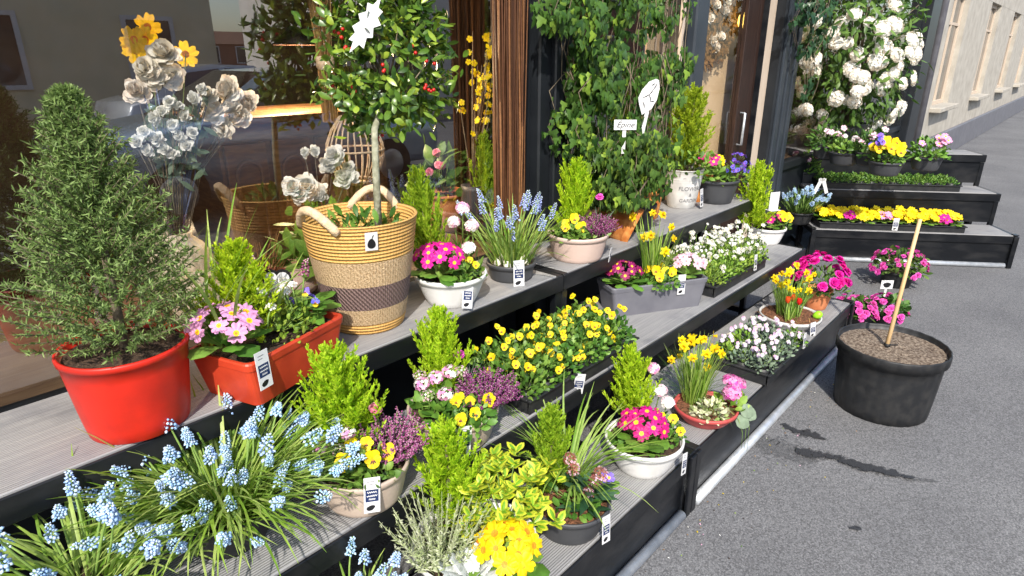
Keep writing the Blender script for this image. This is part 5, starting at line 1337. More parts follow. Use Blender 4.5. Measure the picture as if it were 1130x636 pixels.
# signs in the ivy
pq = PY(716, 108, 1.49)
s = thing('white_plaque', 'white leaf shaped plaque on a stick standing in the ivy', 'sign', (pq.x, pq.y, pq.z - .20), PHI - math.pi / 2)
hz = .20
def flat(mb, pts, y, t, mat):
    k = len(pts); n = mb.add([V((x, y, z)) for x, z in pts]); m2 = mb.add([V((x, y + t, z)) for x, z in pts])
    mb.face(tuple(range(n, n + k)), mat); mb.face(tuple(reversed(range(m2, m2 + k))), mat)
    for j in range(k): mb.face((n + j, m2 + j, m2 + (j + 1) % k, n + (j + 1) % k), mat)
mb = MB(); flat(mb, [(-.030, -.085), (.018, -.055), (.042, -.01), (.052, .045), (.046, .085), (.030, .092), (-.004, .078), (-.036, .04), (-.054, .0), (-.048, -.03)], 0, .003, 'card')
for (x0, z0, x1, z1) in ((-.03, .0, .0, .015), (0, .015, .02, .04), (.0, .015, .01, -.02), (.02, .04, .036, .07), (.01, .06, .026, .07), (-.02, -.05, -.03, -.02), (.01, -.02, .03, -.015)):
    d = V((x1 - x0, 0, z1 - z0)); sd = V((-d.z, 0, d.x)).normalized(); mb.ribbon([V((x0, -.001, z0)), V(((x0 + x1) / 2 + .003, -.001, (z0 + z1) / 2)), V((x1, -.001, z1))], [.0014, .0026, .0012], sd, 'ink')
pl = mb.build('plaque', s, (0, 0, hz), smooth=False); pl.scale = (.86, 1, .86)
mb = MB(); mb.box((-.012, .006, hz / 2 - .02), (.016, .004, hz + .03), 'card', tilt=Matrix.Rotation(.16, 3, 'Y')); mb.build('stick', s, smooth=False)
pq = PY(690, 138, 1.47)
s = thing('name_label', 'small white plant label with a handwritten name beside the leaf shaped plaque', 'sign', (pq.x, pq.y, pq.z - .12), PHI - math.pi / 2)
hz = .12
mb = MB(); mb.box((0, 0, hz), (.095, .002, .042), 'card', bev=.0006)
vs, fs = text_geo('Épine', .034, .35)
n = mb.add([V((q.x, -.0016, hz + q.y)) for q in vs]); k = mb.mi('ink')
for f in fs: mb.f.append(tuple(n + i for i in f)); mb.m.append(k)
mb.build('label_plate', s, smooth=False)
mb = MB(); mb.box((-.002, .004, hz / 2), (.015, .003, hz), 'card'); mb.build('stick', s, smooth=False)

# bucket + grey pot
pk = P(755, 231, CZ) + FH * .075
b = thing('zinc_bucket', 'whitewashed tapered bucket with dark lettering holding an upright thuja', 'planted bucket', (pk.x, pk.y, CZ))
pot(b, .075, .108, .215, 'zinc', lip=.001, lipH=.004, fill=.93, name='bucket')
mb = MB(); 
for zz in (.15, .165): mb.lathe([(.0985 + (zz - .15) * .15, zz - .002), (.1005 + (zz - .15) * .15, zz), (.0985 + (zz - .15) * .15, zz + .002)], 'zinc', 40)
mb.build('bead', b)
mb = MB()
for txt, zc, sz in (('FLOWERS', .115, .032), ('&', .080, .026), ('GARDEN', .048, .028)):
    vs, fs = text_geo(txt, sz); out = []
    for q in vs:
        z = zc + q.y; r = .075 + (.108 - .075) * (z / .215) ** .85 + .0012; a = VIEW + .25 + q.x / r; out.append(V((math.cos(a) * r, math.sin(a) * r, z)))
    n = mb.add(out); k = mb.mi('greyink')
    for f in fs: mb.f.append(tuple(n + i for i in f)); mb.m.append(k)
mb.build('lettering', b, smooth=False)
conifer(b, off(.035, .03, .19), .40, .17, 2)
link('shrub', bush_mesh(170, .14, .15, .036, .02, 'pleaf', updir=.6), b, off(.06, -.01, .18))
s = link('red_primula', rosette_mesh(7, .05, .03), b, off(.11, -.04, .23))
for a_, b_, z_ in ((.0, .0, .04), (.03, -.02, .03), (-.03, .01, .05), (.05, .01, .045)): link('flower', pick('prim_crim'), s, off(a_, b_, z_), rot=Q(CAMD + V((0, 0, .8)) + rdir() * .3))
put_tag(b, VIEW + .95, .115, -.02, .1, 0, scale=1.2)
pk = at_rim(791, 197, CZ, .135)
b = thing('planted_bowl', 'dark grey pot with purple and yellow flowers beside the whitewashed bucket', 'planted bowl', pk)
pot(b, .095, .128, .135, 'greypot', rings=0)
link('shrub', bush_mesh(120, .10, .09, .04, .024, 'pleaf'), b, off(-.03, 0, .12))
primula(b, off(-.01, .05, .16), 'prim_lem', 8, .06, .06, 6, .06, .04)
s = link('purple_campanula', bush_mesh(46, .07, .08, .035, .02, 'vleaf'), b, off(.10, -.02, .13))
for i in range(30):
    d = rdir(-.3, 1); link('flower', pick('vio_p'), s, V((d.x * .07, d.y * .07, .075 + d.z * .075)), rot=Q(d + V((0, 0, .2))), scale=U(.9, 1.3))

# willow bundle
pw = PY(561, 120, 1.735)
b = thing('willow_bundle', 'tall bundle of brown willow stems standing beside the dark window post', 'willow bundle', (pw.x, pw.y, .802))
mb = MB()
for i in range(210):
    a = U(0, TAU); q = math.sqrt(U(0, 1)); x, y = math.cos(a) * q * .068, math.sin(a) * q * .055; k = U(-.02, .02)
    mb.tube([(x + U(-.012, .012), y, 0), (x * .96 + k * .3 + U(-.008, .008), y, .5), (x + k, y + U(-.008, .008), 1.0), (x * 1.06 + k * 1.2, y, U(1.35, 1.6))], [U(.0018, .0045)] * 3 + [.0015], 'willow', 4, False)
mb.build('stems', b)
#@@PART3
# ------------------------------------------------------------------ right hand stand, turned towards the viewer
A0_, A1_ = P(893, 287, 0), P(990, 291, 0)
dD = (A1_ - A0_).normalized(); rzD = math.atan2(dD.y, dD.x); nD = V((-dD.y, dD.x, 0))
O_ = A0_ - dD * .02
stand(0, 1.55, 'black stepped stand of primulas at the far right under the white flowering shrub', yf=(0, .36, .70), dep=(.35, .33, .30), rz=rzD, origin=(O_.x, O_.y, 0))
st_d = [o for o in bpy.data.objects if o.name.startswith('stepped_stand')][-1]
for zz, vv in ((ZT[1], .36), (ZT[2], .70)):
    mb = MB(); mb.box((.775, vv + .016, zz - .066 - .09), (1.48, .008, .18), 'blackmetal'); mb.build('riser_panel', st_d, smooth=False)
def D(u, v, z=0.0): p = O_ + dD * u + nD * v; return V((p.x, p.y, z))
def DP(px, py, z):
    return P(px, py, z)
R3D = rzD
def utray(label, u0, v0, z, L, Dp):
    c = D(u0 + L / 2, v0); return tray('plant_tray', label, c, L, Dp, .045, rzD, z)
tr = utray('black tray of yellow and pink primulas on the far right stand', .07, .17, ZT[0], 1.1, .27)
put_tag(tr, 0, 0, 0, 0, 0, scale=1.5).matrix_local = Matrix.Translation((.02, -.15, -.035)) @ Matrix.Scale(1.4, 4)
ROSF = ['prim_lem', 'prim_lem', 'prim_mag', 'prim_lem', 'prim_lem', 'prim_pink', 'prim_lem', 'prim_lem', 'prim_gold' if 0 else 'prim_lem', 'prim_lem', 'prim_mag', 'prim_lem']
for i in range(12):
    for j in range(3):
        k = 'prim_lem' if j else ROSF[i]
        nm = {'prim_lem': 'lemon yellow', 'prim_mag': 'deep magenta', 'prim_pink': 'lilac pink'}[k]
        plug('p', D(.12 + .09 * i, .085 + .088 * j), ZT[0] + .007, nm + ' primula in a small pot in the tray on the far right stand', nm + ' primulas packed in the far right tray', RND.choice(ROS_P), [(k, 6)], 'potted_primula', Rf=.042, zf=(.035, .07), face=False, scale=1.35)
tr = utray('black tray of small green seedlings above the far right primulas', .14, .52, ZT[1], 1.1, .27)
for i in range(12):
    for j in range(3):
        plug('g', D(.19 + .09 * i, .435 + .088 * j), ZT[1] + .007, 'small green seedling pot in the upper tray on the far right stand', 'green seedlings packed in the far right tray', RND.choice(BUSH_G), [], 'potted_seedling')
pm_ = P(884, 248, ZT[0])
b = thing('potted_muscari', 'dark pot of pale blue muscari beside the black shop post', 'potted bulbs', pm_ + FH * .06)
pot(b, .085, .11, .10, 'blackpot')
link('leaves', grass_mesh(120, .16, .27, .007, 'strap_dark', .08, (.1, .9), (.3, 1.2)), b, (0, 0, .09))
spikes(b, MUS_B, 34, .09, 0, 0, (.05, .75), (1.0, 1.3))
for ch in b.children:
    if ch.name.startswith('flower_spike'): ch.location.z += .09
    # a low price frame
cf = thing('price_card', 'folded white price card standing above the far blue muscari', 'price card', P(905, 214, ZT[1]) + V((0, 0, .005)))
mb = MB()
for sg in (-1, 1): mb.box(RT * sg * .028 + V((0, 0, .06)), (.028, .004, .13), 'card', VIEW + math.pi / 2, Matrix.Rotation(sg * -.38, 3, 'Y'))
mb.box((0, 0, .11), (.06, .004, .02), 'card', VIEW + math.pi / 2 ); mb.build('card', cf, smooth=False)
def dark_pot(label, px, py, z, r, h, fill):
    q = P(px, py, z) + FH * r; o = thing('planted_pot', label, 'potted plant', (q.x, q.y, z)); pot(o, r * .75, r, h, 'greypot'); fill(o, h); return o
def f1(o, h):
    link('leaves', bush_mesh(120, .12, .10, .04, .02, 'pleaf'), o, (0, 0, h))
    for i in range(5): link('flower', pick('stock'), o, off(U(-.08, .08), U(-.08, .02), h + U(.08, .12)), rot=Q(V((0, 0, 1)) + rdir() * .3))
dark_pot('dark grey pot with white flowers on the upper step of the far right stand', 938, 184, ZT[2] - .02, .12, .10, f1)
def f2(o, h):
    viola(o, (0, 0, h - .01), 'vio_y', 20, .12, .12, 220, scale=1.8, L=.03)
    for i in range(8): link('purple_flower', pick('vio_p'), o, off(U(-.12, -.05), U(-.08, .05), h + U(.10, .2)), rot=Q(CAMD + V((0, 0, .5))), scale=1.7)
dark_pot('pot of large yellow violas at the right end of the upper step', 985, 196, ZT[2] - .03, .12, .10, f2)
def f3(o, h):
    link('leaves', bush_mesh(200, .13, .16, .035, .016, 'vleaf'), o, (0, 0, h))
    for i in range(3): link('flower', pick('stockp'), o, off(U(-.08, .08), -.08, h + U(.05, .15)), rot=Q(CAMD + V((0, 0, 1))), scale=1.2)
dark_pot('leafy dark pot with a pale pink bud behind the far blue muscari', 892, 203, ZT[1], .10, .10, f3)

def f4(o, h):
    link('leaves', bush_mesh(230, .15, .17, .05, .022, 'vibur'), o, (0, 0, h - .01))
    for i in range(4): link('flower', pick('prim_pinkw'), o, off(U(-.1, .1), U(-.12, -.04), h + U(.08, .18)), rot=Q(CAMD + V((0, 0, .8))), scale=1.1)
dark_pot('leafy dark pot with pale pink flowers at the left end of the top step', 915, 176, ZT[2], .10, .10, f4)
dark_pot('leafy dark pot with pale pink flowers between the white flowers and the large yellow violas', 962, 184, ZT[2], .09, .10, f4)
def f5(o, h):
    link('leaves', bush_mesh(230, .14, .15, .04, .02, 'pleaf'), o, (0, 0, h - .01))
    for i in range(9): link('flower', pick('prim_pink'), o, off(U(-.1, .1), U(-.12, .0), h + U(.08, .16)), rot=Q(CAMD + V((0, 0, .8))), scale=1.1)
dark_pot('dark pot full of lilac pink primulas at the far right of the top step', 1030, 190, ZT[2], .11, .10, f5)
# viburnum with white flower heads
vb = D(.42, .86); vb.z = ZT[2]
b = thing('flowering_viburnum', 'tall shrub with clusters of white flowers on the far right', 'shrub', vb)
pot(b, .13, .17, .24, 'greypot')
cc = V((0, 0, .80))
mb = MB()
def vib_env(d): return V((d.x * .70, d.y * .45, d.z * .80))
for i in range(34):
    d = rdir(-.6, 1); e = cc + vib_env(d) * .95; mb.tube([(0, 0, .2), V((d.x * .1, d.y * .1, .45)), cc + vib_env(d) * .45, e], [.012, .009, .006, .002], 'bark', 5)
mb.build('branches', b)
mb = MB()
for i in range(2300):
    d = rdir(-.95, 1); rr = U(.2, 1) ** .45; p = cc + vib_env(d) * rr * (1 + .15 * math.sin(d.x * 7 + d.z * 5))
    leaf(mb, p, (d * .5 + rdir() * .7 + V((0, 0, -.45))).normalized(), d + V((0, 0, .6)) + rdir() * .3, U(.06, .11), U(.022, .036), 'vibur', .2, U(.2, .7), PROF_LANCE)
fo = link('foliage', mb.mesh('viburnum_leaves'), b)
for i in range(74):
    d = (rdir(-.8, 1) + CAMD * .75).normalized(); p = cc + vib_env(d) * U(.80, 1.06)
    link('flower_head', pick('vib'), b, p, rot=Q(d + V((0, 0, .35))), scale=U(.65, 1.1))
# ivy hanging from the shop fascia above the white shrub
iv0 = PY(905, -60, 1.70)
ivy_curtain('hanging_ivy', 'dark ivy hanging from the shop front above the white flowering shrub', (iv0.x, 1.70, iv0.z),
            [bx_(852, 925, -70, 24, 1.69, .08, 2.2), bx_(870, 918, -30, 62, 1.69, .07, 1), bx_(884, 905, 40, 110, 1.69, .05, .35), bx_(912, 1000, -80, 0, 1.69, .07, 1.4)], 900, 'ivy_dark', (.035, .06), potmat=None)

# big black pot with a cane, flowers on the ground
pg = P(990, 462, 0); pc = P(996, 472, 0) + FH * .2
b = thing('black_tree_pot', 'big black plastic tub of dry soil with a bamboo cane on the asphalt', 'tub', (pc.x, pc.y, 0))
pot(b, .20, .235, .335, 'blackpot', lip=.014, soil='drysoil', fill=.93, lipH=.05, vribs=26, name='tub')
cn = off(-.03, .0); mb = MB(); ln = (RT * .07 + V((0, 0, 1)) + FH * .05) * .72
mb.tube([cn + V((0, 0, .2)), cn + V((0, 0, .2)) + ln * .4, cn + V((0, 0, .2)) + ln * 1.0], [.010, .0095, .008], 'cane', 9); mb.build('cane', b)
c2 = cn + V((0, 0, .2)) + ln * .165; mb = MB(); mb.tube([c2 - ln * .012, c2 + ln * .012], .0145, 'cable', 9); mb.tube([c2, c2 + RT * .05], .004, 'cable', 5); mb.build('tie', b)
def azalea(label, px, py, r, n, key, h=.0, pz=.09, mat='vibur', nm='potted_cyclamen', cat='potted flower'):
    q = P(px, py, 0) + FH * r * .7; o = thing(nm, label, cat, (q.x, q.y, 0))
    pot(o, r * .45, r * .6, pz, 'blackpot')
    s = link('leaves', bush_mesh(int(n * 4), r * .9, r * .8, .04, .024, mat), o, (0, 0, pz))
    for i in range(n):
        d = rdir(.0, 1); p = V((d.x * r, d.y * r, pz + d.z * r * .85)) * U(.92, 1.05); link('flower', pick(key), o, p, rot=Q(d + V((0, 0, .3))), scale=U(.85, 1.3))
    return o
azalea('vivid pink cyclamen on the ground between the stand end and the big tub', 948, 366, .13, 46, 'cyc')
azalea('vivid pink cyclamen on the ground hidden partly behind the big black tub', 983, 366, .13, 46, 'cyc')
azalea('taller pink cyclamen in a dark pot behind the small white sign', 1000, 322, .20, 62, 'cyc', pz=.12)
sg_ = P(974, 362, 0) + FH * .05
s = thing('ground_sign', 'small white sign with a black blot standing among the pink cyclamen', 'sign', (sg_.x, sg_.y, 0), PHI - math.pi / 2)
mb = MB(); mb.box((0, 0, .27), (.075, .003, .055), 'card')
mb.poly([V((.024 * math.cos(TAU * j / 16) * (1 + .15 * math.sin(3 * TAU * j / 16)), -.0022, .268 + .017 * math.sin(TAU * j / 16))) for j in range(16)], 'ink'); mb.build('plate', s, smooth=False)
mb = MB(); mb.box((0, .003, .125), (.014, .003, .25), 'card'); mb.build('stick', s, smooth=False)

mb = MB()
for i in range(150):
    x = U(.9, 4.2); y = .79 - abs(RND.gauss(0, .12)) - .02; p = V((x, y, .006))
    leaf(mb, p, V((U(-1, 1), U(-1, 1), U(.0, .15))), V((0, 0, 1)) + rdir() * .2, U(.004, .011), U(.003, .007), RND.choice(['p_yel', 'p_white', 'p_pinkw', 'strap', 'straw', 'soil', 'soil', 'straw']), .1, .2)
kind(mb.build('fallen_petals'), 'stuff')
# ------------------------------------------------------------------ inside the shop window
ZI = .725
def pin(px, py, y): return PY(px, py, y)
# oak cabinet with arched panels
qa, qb = pin(255, 165, 2.85), pin(345, 165, 2.85); zt = pin(300, 126, 2.85).z
cw = qb.x - qa.x + .5
o = thing('oak_cabinet', 'brown oak cabinet with arched door panels inside the shop', 'cabinet', ((qa.x + qb.x) / 2 + .2, 2.85, 0))
mb = MB(); mb.box((0, .25, zt / 2), (cw, .48, zt - .04), 'oak', bev=.006); mb.box((0, .24, zt - .02), (cw + .06, .54, .04), 'oak', bev=.008); mb.box((0, .23, .06), (cw + .03, .50, .12), 'oak', bev=.006); mb.build('carcass', o, smooth=False)
nd = 4
for i in range(nd):
    mb = MB(); dw = cw / nd - .03; x0 = -cw / 2 + cw / nd * (i + .5); zz0, zz1 = .16, zt - .12
    mb.box((x0, .0, (zz0 + zz1) / 2), (dw, .022, zz1 - zz0), 'oak', bev=.004); dr = mb.build('door', o, smooth=False)
    mb = MB(); pts = [V((x0 - dw * .3, -.014, zz0 + .08)), V((x0 - dw * .3, -.014, zz1 - .08 - dw * .3))] + [V((x0 - dw * .3 * math.cos(math.pi * k / 10), -.014, zz1 - .08 - dw * .3 + dw * .3 * math.sin(math.pi * k / 10))) for k in range(11)] + [V((x0 + dw * .3, -.014, zz0 + .08)), V((x0 - dw * .3, -.014, zz0 + .08))]
    mb.tube(pts, .010, 'oak', 6); mb.build('arched_moulding', dr)
def ribbed(label, px, py, y, r, h, mat='pumpkin', nm='ribbed_vase', cat='vase'):
    q = pin(px, py, y); o = thing(nm, label, cat, (q.x, q.y, ZI))
    mb = MB(); prof = [(0, 0), (r * .6, 0)] + [(r * (.6 + .4 * math.sin(math.pi * (k / 10) ** .8)), h * k / 10 * .9) for k in range(1, 10)] + [(r * .42, h * .93), (r * .46, h), (r * .38, h), (r * .34, h * .9), (0, h * .7)]
    mb.lathe(prof, mat, 72, wob=lambda t: 1 + .045 * abs(math.sin(t * TAU * 9))); mb.build('body', o); return o, h
o, h = ribbed('squat ribbed cream vase low in the window beside the spruce', 206, 235, 2.18, .10, .17)
o, h = ribbed('taller ribbed cream vase holding pale roses and cotton inside the window', 182, 195, 2.42, .12, .27)
def bouquet(o, h, spots, key, y, name='rose'):
    for px, py, s in spots:
        p = pin(px, py, y) - o.location; mb = MB(); mb.tube([(0, 0, h * .5), V((p.x * .4, p.y * .4, (p.z + h) * .5)), p - V((0, 0, .02))], [.002, .002, .0015], 'bark', 5); st = mb.build('stem', o)
        link(name, pick(key), o, p, rot=Q(CAMD + V((0, 0, .4)) + rdir() * .5), scale=s * 1.12)
bouquet(o, h, [(236, 122, 1.0), (250, 98, 1.0), (262, 128, .95), (244, 142, .9), (272, 112, .85), (228, 104, .8), (256, 116, .8), (180, 58, 1.1), (168, 82, 1.0), (190, 84, .9), (160, 75, .9), (150, 100, .9)], 'rose_c', 2.38)
bouquet(o, h, [(170, 130, .6), (190, 138, .55), (203, 128, .5), (172, 152, .6), (197, 150, .5), (205, 160, .55), (213, 108, .55), (222, 98, .5), (158, 145, .5), (186, 112, .5), (180, 164, .5), (162, 166, .5), (150, 156, .55), (212, 146, .5), (196, 116, .45), (178, 122, .45), (190, 170, .5)], 'rose_w', 2.32, 'cotton_boll')
mb = MB()
for i in range(14):
    px, py = U(150, 235), U(90, 160); p = pin(px, py, 2.36) - o.location; mb.tube([(0, 0, h * .8), p * .5 + V((U(-.03, .03), 0, h * .45)), p], [.004, .003, .002], 'bluebr', 5)
    for k in range(6): leaf(mb, p * U(.7, 1) + rdir() * .02, rdir(), V((0, -1, .3)), .06, .02, 'greyleaf')
mb.build('blue_twigs', o)
o2, _ = ribbed('small brown bowl of white camellias behind the basket inside the window', 352, 220, 2.12, .10, .14, 'brown_d', 'flower_bowl', 'bowl')
link('foliage', bush_mesh(120, .16, .26, .07, .035, 'pleaf'), o2, (0, 0, .12))
bouquet(o2, .14, [(368, 172, 1.05), (380, 196, 1.1), (362, 182, .8), (385, 185, .7), (338, 205, 1.1), (322, 206, .9), (350, 212, .9), (330, 215, .8), (347, 167, .5), (336, 168, .45)], 'rose_w', 2.06)
# pale hen-shaped ornament and dried tuft
q = pin(318, 240, 2.1); o = thing('ceramic_hen', 'pale pink ceramic hen ornament on the window shelf', 'ornament', (q.x, q.y, ZI))
mb = MB(); mb.tube([(-.08, 0, .07), (-.05, 0, .07), (0, 0, .075), (.05, 0, .085), (.075, 0, .12), (.085, 0, .16), (.095, 0, .185), (.11, 0, .19)], [.01, .05, .068, .055, .032, .024, .026, .008], 'pinkstone', 16); mb.tube([(0, 0, 0), (0, 0, .03)], [.035, .02], 'pinkstone', 12); mb.build('body', o)
# straw sheaf
q = pin(358, 60, 2.3); o = thing('straw_sheaf', 'sheaf of tan straw hanging high behind the holly', 'straw sheaf', (q.x, q.y, 1.35))
mb = MB()
for i in range(170):
    a = U(0, TAU); q_ = math.sqrt(U(0, 1)); mb.tube([(math.cos(a) * q_ * .03, math.sin(a) * q_ * .03, .0), (math.cos(a) * q_ * .03, math.sin(a) * q_ * .03, .3), (math.cos(a) * q_ * .075, math.sin(a) * q_ * .06, U(.6, .8))], [.002, .002, .001], 'straw', 3, False)
mb.build('stems', o)
mb = MB(); mb.lathe([(.03, .2), (.036, .21), (.036, .24), (.03, .25)], 'rope', 16); mb.tube([(0, 0, .25), (0, 0, 1.6)], .002, 'cable', 4); mb.build('cord', o)
# rattan lantern
q = pin(392, 165, 2.2); o = thing('rattan_lantern', 'round rattan lantern with pale vertical ribs behind the holly trunk', 'lantern', (q.x, q.y, q.z - .13))
mb = MB()
for k in range(26):
    a = TAU * k / 26; mb.tube([(math.cos(a) * (.03 + .085 * math.sin(math.pi * (.12 + .8 * t))), math.sin(a) * (.03 + .085 * math.sin(math.pi * (.12 + .8 * t))), .26 * t) for t in (0, .2, .4, .6, .8, 1)], .003, 'rope', 4)
mb.build('ribs', o)
mb = MB()
for t in (.03, .5, .97):
    r = .03 + .085 * math.sin(math.pi * (.12 + .8 * t)); mb.tube([(math.cos(TAU * k / 24) * r, math.sin(TAU * k / 24) * r, .26 * t) for k in range(25)], .0045, 'rope', 5)
mb.build('hoops', o)
mb = MB(); mb.lathe([(.06, -.006), (.062, -.003), (.02, .0), (0, .0)], 'wood_slice', 20); mb.tube([(0, 0, -.006), (0, 0, ZI - (q.z - .13))], .012, 'wood_slice', 8); mb.build('foot', o)
# yellow blossom branch, potted plant in terracotta, green bush
q = pin(520, 130, 2.25); o = thing('blossom_branches', 'vase of yellow blossom branches next to the willow bundle', 'flower vase', (q.x, q.y, ZI))
mb = MB(); mb.lathe([(0, 0), (.06, 0), (.08, .12), (.05, .24), (.06, .27), (.045, .26), (0, .2)], 'greypot', 24); mb.build('vase', o)
mb = MB(); tips = []
for i in range(16):
    p = pin(U(500, 548), U(8, 120), 2.25 + U(-.06, .06)) - o.location; mb.tube([(0, 0, .2), V((p.x * .3, p.y * .3, p.z * .55)), p], [.004, .003, .0012], 'bark', 5); tips.append(p)
br = mb.build('branches', o)
for p in tips:
    for k in range(3):
        t = U(.62, 1.0); link('blossom', pick('prim_lem'), br, V((p.x * t, p.y * t, p.z * (.45 + .55 * t))) + rdir() * .02, rot=Q(CAMD + rdir() * .8), scale=U(.5, .8))
q = pin(487, 175, 2.5); o = thing('terracotta_plant', 'terracotta pot with a dark leafy plant deep inside the window', 'potted plant', (q.x, q.y, ZI)); pot(o, .10, .14, .2, 'terra'); link('leaves', bush_mesh(90, .14, .2, .09, .045, 'vibur'), o, (0, 0, .2))
for i in range(4): link('flower', pick('carn'), o, off(U(-.08, .08), -.1, U(.28, .42)), rot=Q(CAMD + V((0, 0, .5))), scale=1.2)
q = pin(535, 170, 2.2); o = thing('window_conifer', 'small dark conifer inside the window beside the willow bundle', 'potted conifer', (q.x, q.y, ZI)); pot(o, .06, .08, .12, 'greypot'); conifer(o, (0, 0, .11), .36, .10, 2)
# brown feather tuft
q = pin(282, 232, 2.15); o = thing('dried_grass_pot', 'dark red pot of rusty dried grass on the window shelf', 'dried plant', (q.x, q.y, ZI)); pot(o, .06, .09, .12, 'redbowl'); link('grass', grass_mesh(90, .1, .22, .004, 'wreath', .05, (.1, 1.0), (.2, 1.2)), o, (0, 0, .1))
# yellow orchid-like spray far left
q = pin(158, 48, 2.5); o = thing('yellow_spray', 'spray of large yellow flowers high in the left of the window', 'flower vase', (q.x, q.y, ZI))
mb = MB(); mb.lathe([(0, 0), (.06, 0), (.07, .2), (.05, .3), (.045, .29), (0, .2)], 'greypot', 24); mb.build('vase', o)
for px, py in ((148, 44), (160, 44), (150, 56), (205, 60), (163, 30)):
    p = pin(px, py, 2.5) - o.location; mb = MB(); mb.tube([(0, 0, .2), V((p.x * .4, p.y, p.z * .6)), p], .002, 'stem', 4); mb.build('stem', o); link('flower', pick('prim_yel'), o, p, rot=Q(CAMD), scale=1.6)
# hanging lamp and wreath seen through the door
q = pin(820, 22, W + .14); o = thing('pendant_bulb', 'lit amber bulb hanging behind the door glass', 'lamp', (q.x, W + .14, q.z))
mb = MB(); mb.lathe([(0, -.065), (.022, -.05), (.034, -.02), (.03, .02), (.016, .05), (0, .055)], 'bulb', 16); mb.build('bulb', o)
mb = MB(); mb.tube([(0, 0, .05), (0, 0, .09)], .015, 'blackmetal', 10); mb.tube([(0, 0, .09), (0, 0, .5)], .003, 'cable', 5); mb.build('holder', o)
q = pin(328, 50, 2.9); lp = thing('pendant_lamp', 'lit pendant lamp with a wide dark shade behind the glass left of the holly', 'lamp', (q.x, q.y, q.z))
mb = MB(); mb.lathe([(.11, 0), (.115, .006), (.05, .06), (.02, .09), (0, .09)], 'brown_d', 28); mb.tube([(0, 0, .09), (0, 0, 3.0 - q.z)], .004, 'cable', 5); mb.build('lamp_shade', lp)
mb = MB(); mb.lathe([(0, .004), (.095, .006)], 'bulb', 24); mb.build('bulb', lp)
for i, (lx, ly, lz, pw) in enumerate(((q.x, q.y, q.z - .05, 70), (PY(820, 22, W + .14).x, W + .9, 1.9, 16))):
    li = bpy.data.lights.new('lamp_light', 'POINT'); li.energy = pw; li.color = (1, .72, .42); li.shadow_soft_size = .08
    lo_ = bpy.data.objects.new('lamp_light', li); COL.objects.link(lo_); lo_.location = (lx, ly, lz)
q = pin(786, 10, W + .20); o = thing('dried_wreath', 'round brown wreath of dried leaves and pale flowers on the door', 'wreath', (q.x, W + .20, q.z))
mb = MB(); Rw = .36
mb.poly([V((Rw * .93 * math.cos(TAU * j / 40), .0, Rw * .93 * math.sin(TAU * j / 40))) for j in range(40)], 'wreath')
for i in range(700):
    a = U(0, TAU); r = Rw * math.sqrt(U(0, 1)); leaf(mb, V((r * math.cos(a), -.006 - U(0, .012), r * math.sin(a))), V((U(-1, 1), -.15, U(-1, 1))).normalized(), V((0, -1, 0)), .06, .025, 'wreath')
wr = mb.build('backing', o)
for px, py in ((790, 5), (800, 12), (795, 40), (786, 45), (783, 20), (802, 2), (790, 52)):
    p = pin(px, py, W + .18) - o.location; link('dried_flower', pick('rose_c'), o, p, rot=Q(V((0, -1, .1))), scale=1.0)

# ------------------------------------------------------------------ across the street (behind the viewer, seen as reflections)
def mirror(px, py, ym): p = PY(px, py, ym); return V((p.x, 2 * W - ym, p.z))
def house(label, x0, x1, y, h, mat, roof, rows=2, rh=2.6):
    o = thing('street_house', label, 'house', ((x0 + x1) / 2, y, 0)); w = x1 - x0
    mb = MB(); mb.box((0, -4, h / 2), (w, 8, h), mat); wl = mb.build('wall', o, smooth=False)
    mb = MB(); n0 = mb.add([V((-w / 2 - .2, .3, h)), V((w / 2 + .2, .3, h)), V((w / 2 + .2, -8.3, h)), V((-w / 2 - .2, -8.3, h)), V((-w / 2 - .2, -4, h + rh)), V((w / 2 + .2, -4, h + rh))]); k = mb.mi(roof)
    for f in ((0, 1, 5, 4), (2, 3, 4, 5), (1, 2, 5), (3, 0, 4), (0, 3, 2, 1)): mb.f.append(tuple(n0 + i for i in f)); mb.m.append(k)
    mb.build('roof', o, smooth=False)
    n = max(2, int(w / 2.4))
    for r in range(rows):
        for i in range(n):
            xx = -w / 2 + w * (i + .5) / n; zz = 1.7 + r * 2.7
            mb = MB(); frame_rect(mb, xx - .55, xx + .55, zz - .75, zz + .75, .03, .09, .08, 'card'); f = mb.build('window', o, smooth=False)
            mb = MB(); mb.box((xx, .02, zz), (.93, .03, 1.33), 'hglass'); mb.build('glass_pane', f, smooth=False)
    return o
a = mirror(236, 30, 16.5); house('cream two storey house opposite, mirrored at the left of the shop window', a.x - 9, a.x, 2 * W - 16.5, 5.6, 'plaster_y', 'rooft')
a = mirror(290, 30, 16.5); house('white two storey house opposite, mirrored behind the straw sheaf', a.x + 3.5, a.x + 11.5, 2 * W - 16.5, 5.0, 'plaster_w', 'rooft')
a = mirror(290, 30, 16.5); house('brick house opposite, mirrored behind the holly crown', a.x + 11.6, a.x + 21, 2 * W - 16.5, 5.4, 'brick', 'rooft')
a = mirror(235, 45, 60); house('distant brick house closing the side street in the reflection', a.x - 4, a.x + 9, 2 * W - 60, 2.6, 'brick', 'rooft', 1, 1.2)
